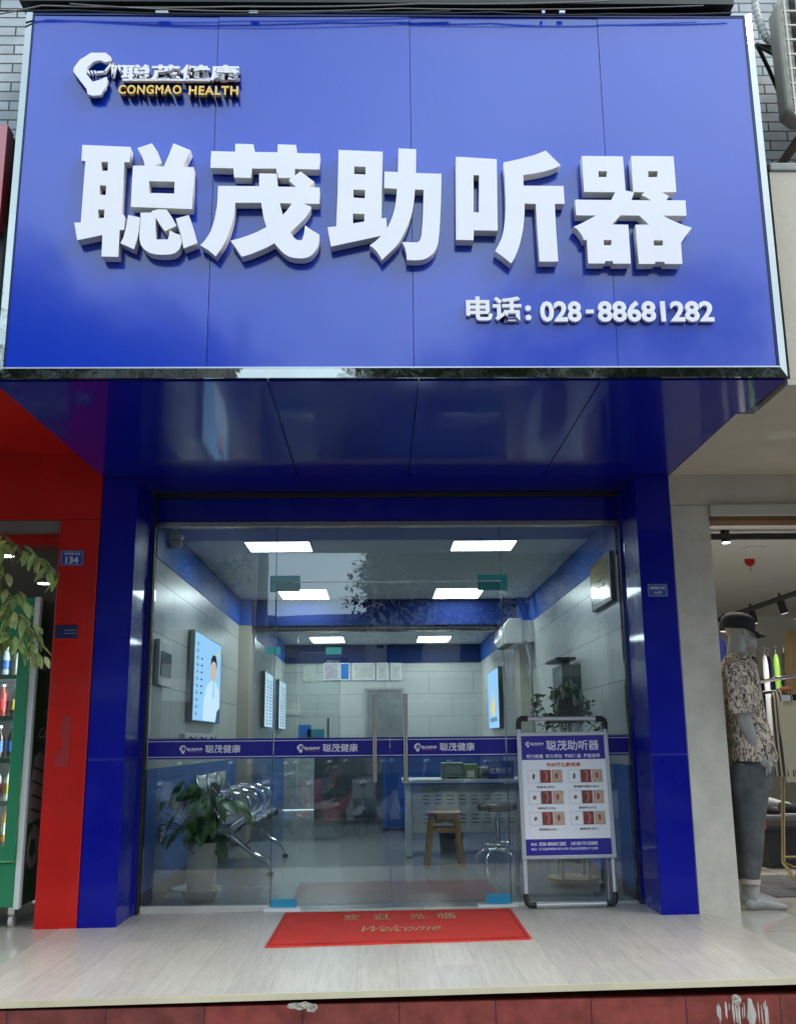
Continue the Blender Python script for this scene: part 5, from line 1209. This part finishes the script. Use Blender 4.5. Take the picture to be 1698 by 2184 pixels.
# --- wooden stool
m_wood = M('honey wood', (.34, .18, .055), .4, var=.3, vs=6, st=(8, 8, 1), coat=.2)
ws = T('wooden_stool', 'honey coloured square wooden stool in front of the white desk', 'stool', (.48, 2.7, 0))
cx, cy, hs = .475, 2.70, .46
box('seat', cx-.150, cy-.14, hs-.025, cx+.150, cy+.14, hs, m_wood, ws, bevel=.008)
for sx_, sy_ in ((-1, -1), (1, -1), (-1, 1), (1, 1)):
    b = MB(); tp = Vector((cx+sx_*.105, cy+sy_*.10, hs-.027)); bt_ = Vector((cx+sx_*.150, cy+sy_*.145, .004+gz(cx))); w_ = .022
    vs = [b.b.verts.new(c_+Vector((i*w_, j*w_, 0))) for c_ in (bt_, tp) for i, j in ((-1, -1), (1, -1), (1, 1), (-1, 1))]
    for f in ((0,3,2,1),(4,5,6,7),(0,1,5,4),(1,2,6,5),(2,3,7,6),(3,0,4,7)): b.b.faces.new([vs[i] for i in f])
    b.put('leg', m_wood, ws, bevel=.003)
for s in (-1, 1):
    box('apron', cx-.082, cy+s*.105-.009, hs-.085, cx+.082, cy+s*.105+.009, hs-.028, m_wood, ws); box('stretcher', cx-.092, cy+s*.118-.009, hs-.17, cx+.092, cy+s*.118+.009, hs-.135, m_wood, ws)
    box('side_stretcher', cx+s*.125-.009, cy-.10, hs-.25, cx+s*.125+.009, cy+.10, hs-.215, m_wood, ws)
# --- round swivel stool
a = at(1062, 1843, 'z', .01)
rs_ = T('round_stool', 'black round swivel stool with chrome foot ring beside the poster stand', 'stool', (a.x, a.y, 0))
rx, ry = a.x+.02, a.y+.12
MB().lathe((rx, ry, .445), [(.14, 0), (.175, .015), (.18, .045), (.165, .065), (.10, .072)], 32).put('cushion', M('black leather', (.015, .014, .014), .35), rs_, smooth=50)
MB().tube([(rx, ry, .10), (rx, ry, .445)], .02, 14).put('column', m_chrome, rs_, smooth=50)
for k in range(5):
    a_ = 2*PI*k/5+.3; MB().tube([(rx, ry, .12), (rx+.12*math.cos(a_), ry+.12*math.sin(a_), .115), (rx+.19*math.cos(a_), ry+.19*math.sin(a_), .07), (rx+.20*math.cos(a_), ry+.20*math.sin(a_), .02)], .013, 10).put('leg', m_chrome, rs_, smooth=50)
b = MB(); b.tube([(rx+.13*math.cos(2*PI*k/24), ry+.13*math.sin(2*PI*k/24), .17) for k in range(25)], .009, 8, cap=False); b.put('foot_ring', m_chrome, rs_, smooth=50)
# --- white desk with slotted modesty panel
m_desk = M('pale desk', (.47, .50, .49), .4, var=.05)
dk = T('desk', 'white desk with slotted front panel behind the two stools', 'desk', (.8, 3.5, 0))
DY = 3.35; dz = at(980, 1662, 'y', DY).z
x0, x1 = at(866, 1700, 'y', DY).x, X1-.05
box('desk_top', x0-.03, DY-.06, dz-.03, x1, DY+.62, dz, m_desk, dk, bevel=.003)
for x in (x0, x1-.06): box('leg', x, DY, .01, x+.055, DY+.55, dz-.031, M('desk steel', (.5, .54, .56), .35, var=.08), dk, bevel=.004)
b = MB(); pz0, pz1 = at(980, 1776, 'y', DY).z, dz-.05
rowsz = [pz1-.10, pz1-.135, pz1-.17, pz0+.16, pz0+.125, pz0+.09]
zs_ = sorted([pz0, pz1]+[z for q in rowsz for z in (q-.004, q+.004)]); xs_ = [x0+.056]; x = x0+.16
while x < x1-.20: xs_ += [x, x+.065]; x += .115
xs_.append(x1-.061)
for i in range(len(zs_)-1):
    slot = i % 2 == 1
    for j in range(len(xs_)-1):
        if slot and j % 2 == 1: continue
        b.box(xs_[j], DY+.02, zs_[i], xs_[j+1], DY+.035, zs_[i+1])
bmesh.ops.remove_doubles(b.b, verts=b.b.verts, dist=1e-5)
b.put('front_panel', m_desk, dk)
box('dark_back', x0+.06, DY+.06, pz0+.01, x1-.065, DY+.07, pz1-.01, m_kc, dk)
def dbox(name, px0, px1, pyt, y, d, m, label, cat, extra=None):
    a, c = at(px0, pyt, 'y', y), at(px1, pyt, 'y', y); t = T(name, label, cat, ((a.x+c.x)/2, y, dz))
    box('body', a.x, y, dz+.001, c.x, y+d, a.z, m, t, bevel=.006)
    if extra: extra(t, a.x, c.x, a.z, y)
    return t
m_gg = M('sage green plastic', (.10, .17, .13), .4); m_grn = M('leaf green card', (.16, .22, .06), .5); m_gry = M('grey plastic', (.2, .22, .22), .4)
dbox('machine', 943, 988, 1627, DY+.05, .25, m_gg, 'sage green machine on the left half of the desk', 'machine', lambda t, a, c, z, y: (box('panel', a+.03, y-.004, z-.10, c-.03, y-.0005, z-.03, m_gry, t), box('slot', a+.05, y-.004, z-.15, c-.05, y-.0005, z-.135, m_kc, t)))
dbox('file_box', 990, 1018, 1630, DY+.06, .2, m_grn, 'leaf green file box beside the sage green machine', 'file box', lambda t, a, c, z, y: box('spine_label', a+.03, y-.003, z-.12, c-.03, y-.0005, z-.06, m_pp, t))
dbox('tool_tray', 1022, 1068, 1636, DY+.03, .2, m_gry, 'grey instrument tray in the middle of the desk', 'tray', lambda t, a, c, z, y: (box('inset', a+.02, y-.004, dz+.02, c-.02, y-.0005, z-.02, M('dark inset', (.05, .05, .05), .3), t), box('knob', a+.09, y-.012, dz+.035, a+.12, y-.0045, dz+.065, m_chrome, t)))
a, c = at(1040, 1652, 'y', DY+.02), at(1094, 1622, 'y', DY+.02)
t = T('area_sign', 'blue desk sign with white Chinese lettering at the right end of the desk', 'sign', ((a.x+c.x)/2, DY, dz))
box('board', a.x, DY-.03, dz+.001, c.x, DY-.02, c.z, M('sign blue', (.01, .04, .25), .4), t)
text('lettering', '保养区域', (a.x+.02, DY-.0305, dz+.05), XA, ZA, c.x-a.x-.04, .055, M('sign lettering', (.35, .45, .65), .5), t, bold=.02)
# leaf plant on the desk and blue storage behind
a = at(1012, 1640, 'y', DY+.1)
cab = T('blue_cabinet', 'low blue storage counter behind the white desk', 'cabinet', (.8, 5.5, 0))
box('body', -.05, 6.3, .02, 1.45, 6.7, .98, m_dado, cab, bevel=.004); box('counter', -.07, 6.28, .981, 1.47, 6.72, 1.01, m_rim, cab)
for k in range(3): box('cabinet_door', 0.0+k*.48, 6.285, .06, .44+k*.48, 6.298, .92, M('blue cabinet door', (.012, .08, .33), .35), cab)
rc = T('reception_counter', 'dark blue grey counter in the middle of the room behind the doors', 'counter', (-.4, 8.2, 0))
box('body', -1.0, 8.0, .02, .35, 8.5, .92, M('counter front', (.18, .22, .24), .4, var=.2), rc, bevel=.004); box('counter_top', -1.03, 7.97, .921, .38, 8.53, .95, m_rim, rc)
# waste bin under the desk
bx = at(728+0, 1850, 'z', 0); wbx, wby = .62, 3.9
wb = T('waste_bin', 'brown waste bin with liner under the white desk', 'bin', (wbx, wby, 0))
MB().lathe((wbx, wby, .01), [(.11, 0), (.13, .26), (.125, .26), (.108, .02)], 24).put('bin_body', M('brown plastic', (.06, .045, .04), .5), wb, smooth=50)
MB().lathe((wbx, wby, .24), [(.134, 0), (.137, .02), (.137, .035), (.129, .036)], 24).put('bin_liner', M('grey liner', (.25, .23, .25), .4), wb, smooth=50)
# --- flowering planter behind the poster stand
fx, fy = at(1215, 1700, 'y', 1.35).x, 1.35
fp_ = T('flower_planter', 'white flowering plant in a tall stand behind the poster stand', 'potted plant', (fx, fy, 0))
m_tray = M('pale wood tray', (.42, .33, .18), .5)
MB().lathe((fx, fy, gz(fx)+.03), [(.18, 0), (.19, .02), (.19, .03), (.17, .03)], 28).put('tray', m_tray, fp_, smooth=40)
for k in range(4):
    a_ = PI/4+k*PI/2; MB().tube([(fx+.14*math.cos(a_), fy+.14*math.sin(a_), .06), (fx+.13*math.cos(a_), fy+.13*math.sin(a_), .78)], .013, 8).put('stand_leg', m_rim, fp_)
MB().lathe((fx, fy, .78), [(.12, 0), (.16, .15), (.17, .26), (.16, .26), (.15, .2)], 28).put('pot', m_gry, fp_, smooth=50)
r_ = random.Random(9); b = MB(); b2 = MB(); st = MB(); fl = MB()
for k in range(36):
    a_ = r_.uniform(0, 2*PI); e_ = Vector((fx+.05*math.cos(a_), fy+.05*math.sin(a_), 1.0)); d = Vector((math.cos(a_), math.sin(a_), r_.uniform(.1, .9))).normalized(); L_ = r_.uniform(.18, .30)
    leaf(b, e_, e_+d*L_, .055, droop=.35, fold=.15, n=7, side=r_.uniform(-.4, .4))
for k in range(42):
    a_ = r_.uniform(0, 2*PI); R_ = abs(r_.gauss(.0, .10)); h = r_.uniform(.12, .36)-R_*.3; e_ = Vector((fx+R_*math.cos(a_)*1.5, fy+R_*math.sin(a_), 1.13+h))
    st.tube([(fx+R_*.3*math.cos(a_), fy+R_*.3*math.sin(a_), 1.02), e_], .0018, 4)
    for j in range(16):
        q_ = e_+Vector((r_.uniform(-.03, .03), r_.uniform(-.03, .03), r_.uniform(-.09, .02))); leaf(b2, q_, q_+Vector((r_.uniform(-1, 1), r_.uniform(-1, .5), r_.uniform(-.6, .8))).normalized()*.042, .022, n=3, side=r_.uniform(-1.5, 1.5))
for (px, py) in ((1178, 1487), (1200, 1480), (1220, 1462), (1240, 1482), (1226, 1497), (1190, 1500)):
    e_ = at(px, py+10, 'y', 1.2); leaf(fl, e_, e_+Vector((r_.uniform(-.02, .03), -.01, .085)), .04, droop=-.05, fold=.35, n=6, side=r_.uniform(-.3, .3)); st.tube([(fx, fy, 1.0), e_], .002, 4)
b.put('broad_leaves', m_leafd, fp_, smooth=60); b2.put('small_leaves', M('olive small leaf', (.07, .085, .03), .6, var=.6, vs=30), fp_); st.put('stem', MATS['dark green stem'], fp_); fl.put('white_flower', M('white spathe', (.5, .52, .47), .5), fp_, smooth=60)

# ================================================================== THE STREET BEHIND THE CAMERA (seen in the glass and the sign)
m_bark = M('bark', (.14, .12, .10), .9, var=.4, vs=8, bump=.8, bs=40); m_lime = M('limewashed bark', (.5, .5, .47), .9, var=.2)
m_fol = M('tree foliage', (.045, .085, .022), .6, var=.5, vs=1.2)
def tree(name, x, y, z0, th, cz, R_, Rz, nl, label, seed, ls=.13):
    r = random.Random(seed); t = T('street_tree', label, 'tree', (x, y, z0), 'street trees across the road')
    MB().tube([(x, y, z0+1.2), (x+.05, y, z0+th*.6), (x-.05, y, z0+th)], [.13, .115, .09], 12).put('trunk', m_bark, t, smooth=60)
    MB().tube([(x, y, z0), (x, y, z0+1.199)], [.16, .131], 12).put('limewash', m_lime, t, smooth=60)
    b = MB(); ends = []
    for k in range(9):
        a_ = 2*PI*k/9+r.uniform(-.3, .3); e_ = Vector((x+R_*.62*math.cos(a_)*r.uniform(.5, 1.1), y+R_*.62*math.sin(a_)*r.uniform(.5, 1.1), cz+Rz*r.uniform(-.4, .7)))
        s_ = Vector((x-.05, y, z0+th*r.uniform(.7, 1))); b.tube([s_, s_.lerp(e_, .5)+Vector((0, 0, .2)), e_], [.05, .03, .012], 6); ends.append(e_)
    b.put('limbs', m_bark, t, smooth=60)
    b = MB(); cl = [(e_, R_*.34) for e_ in ends]
    for k in range(16):
        a_ = r.uniform(0, 2*PI); q = r.uniform(.3, .95); cl.append((Vector((x+R_*q*math.cos(a_), y+R_*q*math.sin(a_), cz+Rz*r.uniform(-.8, .85)*math.sqrt(max(.05, 1-q*q*.8)))), R_*r.uniform(.2, .36)))
    for k in range(nl):
        c, rad = cl[r.randrange(len(cl))]; d = Vector((r.gauss(0, 1), r.gauss(0, 1), r.gauss(0, .8))).normalized()*rad*(r.random()**.4)
        p = c+d; a = Vector((r.gauss(0, 1), r.gauss(0, 1), r.gauss(0, .6))).normalized(); s_ = a.cross(Vector((0, 0, 1)));
        if s_.length < .1: s_ = Vector((1, 0, 0))
        s_.normalize(); L_ = ls*r.uniform(.7, 1.4)
        b.b.faces.new([b.b.verts.new(v) for v in (p, p+a*L_*.5+s_*L_*.3, p+a*L_, p+a*L_*.5-s_*L_*.3)])
    b.put('crown', m_fol, t, fix=False)
    return t
tree('t', 3.3, -12.6, -.33, 3.4, 5.1, 3.5, 2.5, 34000, 'leafy street tree with limewashed foot across the road, right', 1, .13)
tree('t', -5.9, -12.6, -.33, 3.6, 5.6, 3.4, 3.0, 36000, 'big leafy street tree across the road, left', 2, .13)
tree('t', 7.6, -13.2, -.33, 3.4, 5.4, 2.8, 2.8, 3500, 'leafy street tree across the road, far right', 3)
tree('t', -12.5, -13, -.33, 3.4, 6.4, 3.2, 3.2, 3000, 'leafy street tree across the road, far left', 5)
def building(x0, x1, y, h, m, label, floors, seed, glow=False):
    t = T('street_building', label, 'building', ((x0+x1)/2, y, -.33), 'buildings across the road'); r = random.Random(seed)
    box('wall', x0, y-8, -.33, x1, y, h, m, t); box('cornice', x0-.1, y-8.1, h+.001, x1+.1, y+.15, h+.3, m_conc, t)
    n_ = int((x1-x0)/2.4); fh = (h-3.2)/floors
    for k in range(floors):
        for j in range(n_):
            xa = x0+.6+j*(x1-x0-.6)/n_; za = 3.5+k*fh
            f = box('window', xa, y+.001, za, xa+1.3, y+.06, za+1.3, M('window frame', (.3, .3, .3), .5), t); box('window_pane', xa+.08, y+.061, za+.08, xa+1.22, y+.07, za+1.22, M('dark window pane', (.03, .04, .045), .1), f)
    for j in range(max(1, int((x1-x0)/4))):
        xa = x0+.4+j*4.0
        if xa+3.4 > x1: break
        box('shop_opening', xa, y+.001, -.30, xa+3.3, y+.05, 2.3, M('dark shopfront', (.14, .14, .14), .3, var=.5), t)
        box('shop_fascia', xa, y+.001, 2.4, xa+3.3, y+.25, 3.1, [M('fascia dull red', (.12, .06, .05), .5), M('fascia white', (.6, .6, .58), .5), M('fascia dull green', (.06, .10, .06), .5)][r.randrange(3)], t)
m_conc = M('pale render', (.34, .33, .31), .85, var=.15); m_tilew = M('cream wall tiles', (.36, .34, .30), .6, var=.15); m_grt = M('grey render', (.20, .20, .195), .85, var=.2)
building(-34, -5.2, -26, 13, m_grt, 'tall grey building across the road on the left', 3, 1)
building(-5.6, -.4, -38, 6.4, m_conc, 'low pale building far across the road at the end of the gap', 1, 2)
building(-.5, 7.6, -26.5, 10.5, m_tilew, 'cream tiled building across the road, right of the gap', 2, 3)
building(7.8, 15, -24, 9.5, m_grt, 'grey rendered building across the road on the right', 2, 4)
building(15.2, 36, -23, 11.5, m_conc, 'tall pale building across the road on the far right', 3, 6)
# utility post and wires
up_ = T('utility_post', 'concrete utility post with street wires across the road', 'post', (-2.6, -14, -.33))
MB().tube([(-2.6, -14, -.33), (-2.6, -14, 8.5)], [.15, .10], 14).put('shaft', m_conc, up_, smooth=60)
box('crossarm', -3.4, -14.06, 7.6, -1.8, -13.94, 7.7, m_grt, up_)
for k in range(4):
    b = MB(); b.tube([(-30, -14.5+k*.1, 7.2-k*.35), (-16, -14.2, 6.6-k*.35), (-2.6, -14+.05*k, 7.3-k*.35), (12, -14.2, 6.6-k*.3), (30, -14.5, 7.2-k*.3)], .02, 6)
    b.put('wire', m_cab, up_)
# parked scooters
def scooter(x, y, rz, mp_, label):
    t = T('parked_scooter', label, 'scooter', (0, 0, 0), 'scooters parked along the kerb')
    z = 0; m_ty = M('tyre', (.015, .015, .015), .8); m_hub = M('wheel hub', (.4, .4, .42), .3, metal=.8)
    for yy in (-.62, .62):
        w_ = MB(); w_.b; ring = [(0, yy+.20*math.cos(2*PI*k/24), .24+.20*math.sin(2*PI*k/24)) for k in range(25)]; w_.tube(ring, .045, 10, cap=False); wo = w_.put('wheel', m_ty, t, smooth=60)
        MB().tube([(-.03, yy, .24), (.03, yy, .24)], .15, 20).put('rim', m_hub, wo, smooth=40)
    b = MB(); b.prism([(-.28, .22), (.30, .22), (.34, .30), (-.10, .32), (-.22, .52), (-.72, .62), (-.86, .72), (-.90, .60), (-.74, .44), (-.46, .30)], (-.13, 0, 0), (0, 1, 0), (0, 0, 1), (.26, 0, 0)); b.put('body', mp_, t, bevel=.03)
    b = MB(); b.prism([(.28, .30), (.36, .30), (.52, .62), (.50, .92), (.44, .92), (.40, .60)], (-.19, 0, 0), (0, 1, 0), (0, 0, 1), (.38, 0, 0)); b.put('front_shield', mp_, t, bevel=.03)
    b = MB(); b.prism([(.44, .44), (.62, .50), (.84, .42), (.84, .38), (.62, .46), (.46, .38)], (-.07, 0, 0), (0, 1, 0), (0, 0, 1), (.14, 0, 0)); b.put('mudguard', mp_, t, bevel=.02)
    MB().tube([(0, .60, .25), (0, .47, .95)], .028, 10).put('fork', m_hub, t, smooth=50)
    b = MB(); b.loft([((0, -.78, .66), .10, .05, (Vector((1, 0, 0)), Vector((0, 0, 1)))), ((0, -.6, .68), .15, .06, (Vector((1, 0, 0)), Vector((0, 0, 1)))), ((0, -.2, .64), .14, .06, (Vector((1, 0, 0)), Vector((0, 0, 1)))), ((0, -.08, .60), .08, .04, (Vector((1, 0, 0)), Vector((0, 0, 1))))], 16); b.put('saddle', m_kc, t, smooth=60)
    h_ = MB().tube([(-.34, .34, 1.0), (-.14, .45, .98), (.14, .45, .98), (.34, .34, 1.0)], .015, 8).put('handlebar', m_kc, t, smooth=60)
    for s in (-1, 1):
        MB().tube([(s*.22, .42, .98), (s*.30, .44, 1.16)], .006, 6).put('mirror_stem', m_chrome, t); MB().ball((s*.31, .44, 1.19), .055, (1, .25, .7), 8).put('mirror', m_chrome, t, smooth=60)
    MB().ball((0, .52, .86), .075, (1, .6, .8), 8).put('headlight', m_chrome, t, smooth=60)
    box('top_box', -.17, -.98, .70, .17, -.72, .95, m_kc, t, bevel=.03)
    for c in [t]: c.location = (x, y, -.45); c.rotation_euler = (0, 0, rz)
    return t
m_s1 = M('scooter blue', (.02, .08, .5), .3, coat=.6); m_s2 = M('scooter red', (.7, .02, .05), .3, coat=.6); m_s3 = M('scooter grey', (.15, .16, .17), .3, coat=.6); m_s4 = M('scooter white', (.55, .55, .55), .3, coat=.6)
scooter(-4.2, -9.7, .3, m_s1, 'blue scooter at the far left end of the kerb row'); scooter(-3.4, -9.6, .4, m_s4, 'white scooter second from the left in the kerb row'); scooter(-2.6, -9.6, .35, m_s3, 'grey scooter parked at the kerb, third from the left'); scooter(-1.75, -9.6, .3, m_s1, 'blue scooter parked between the grey and the red scooter')
scooter(-1.0, -9.5, .4, m_s2, 'red scooter parked in the row at the kerb'); scooter(-.2, -9.6, .3, m_s4, 'white scooter parked right of the red scooter'); scooter(.55, -9.6, .35, m_s1, 'blue scooter parked right of the centre of the kerb row'); scooter(1.5, -9.7, .35, MATS['scooter grey'], 'grey scooter parked alone at the right end of the row')
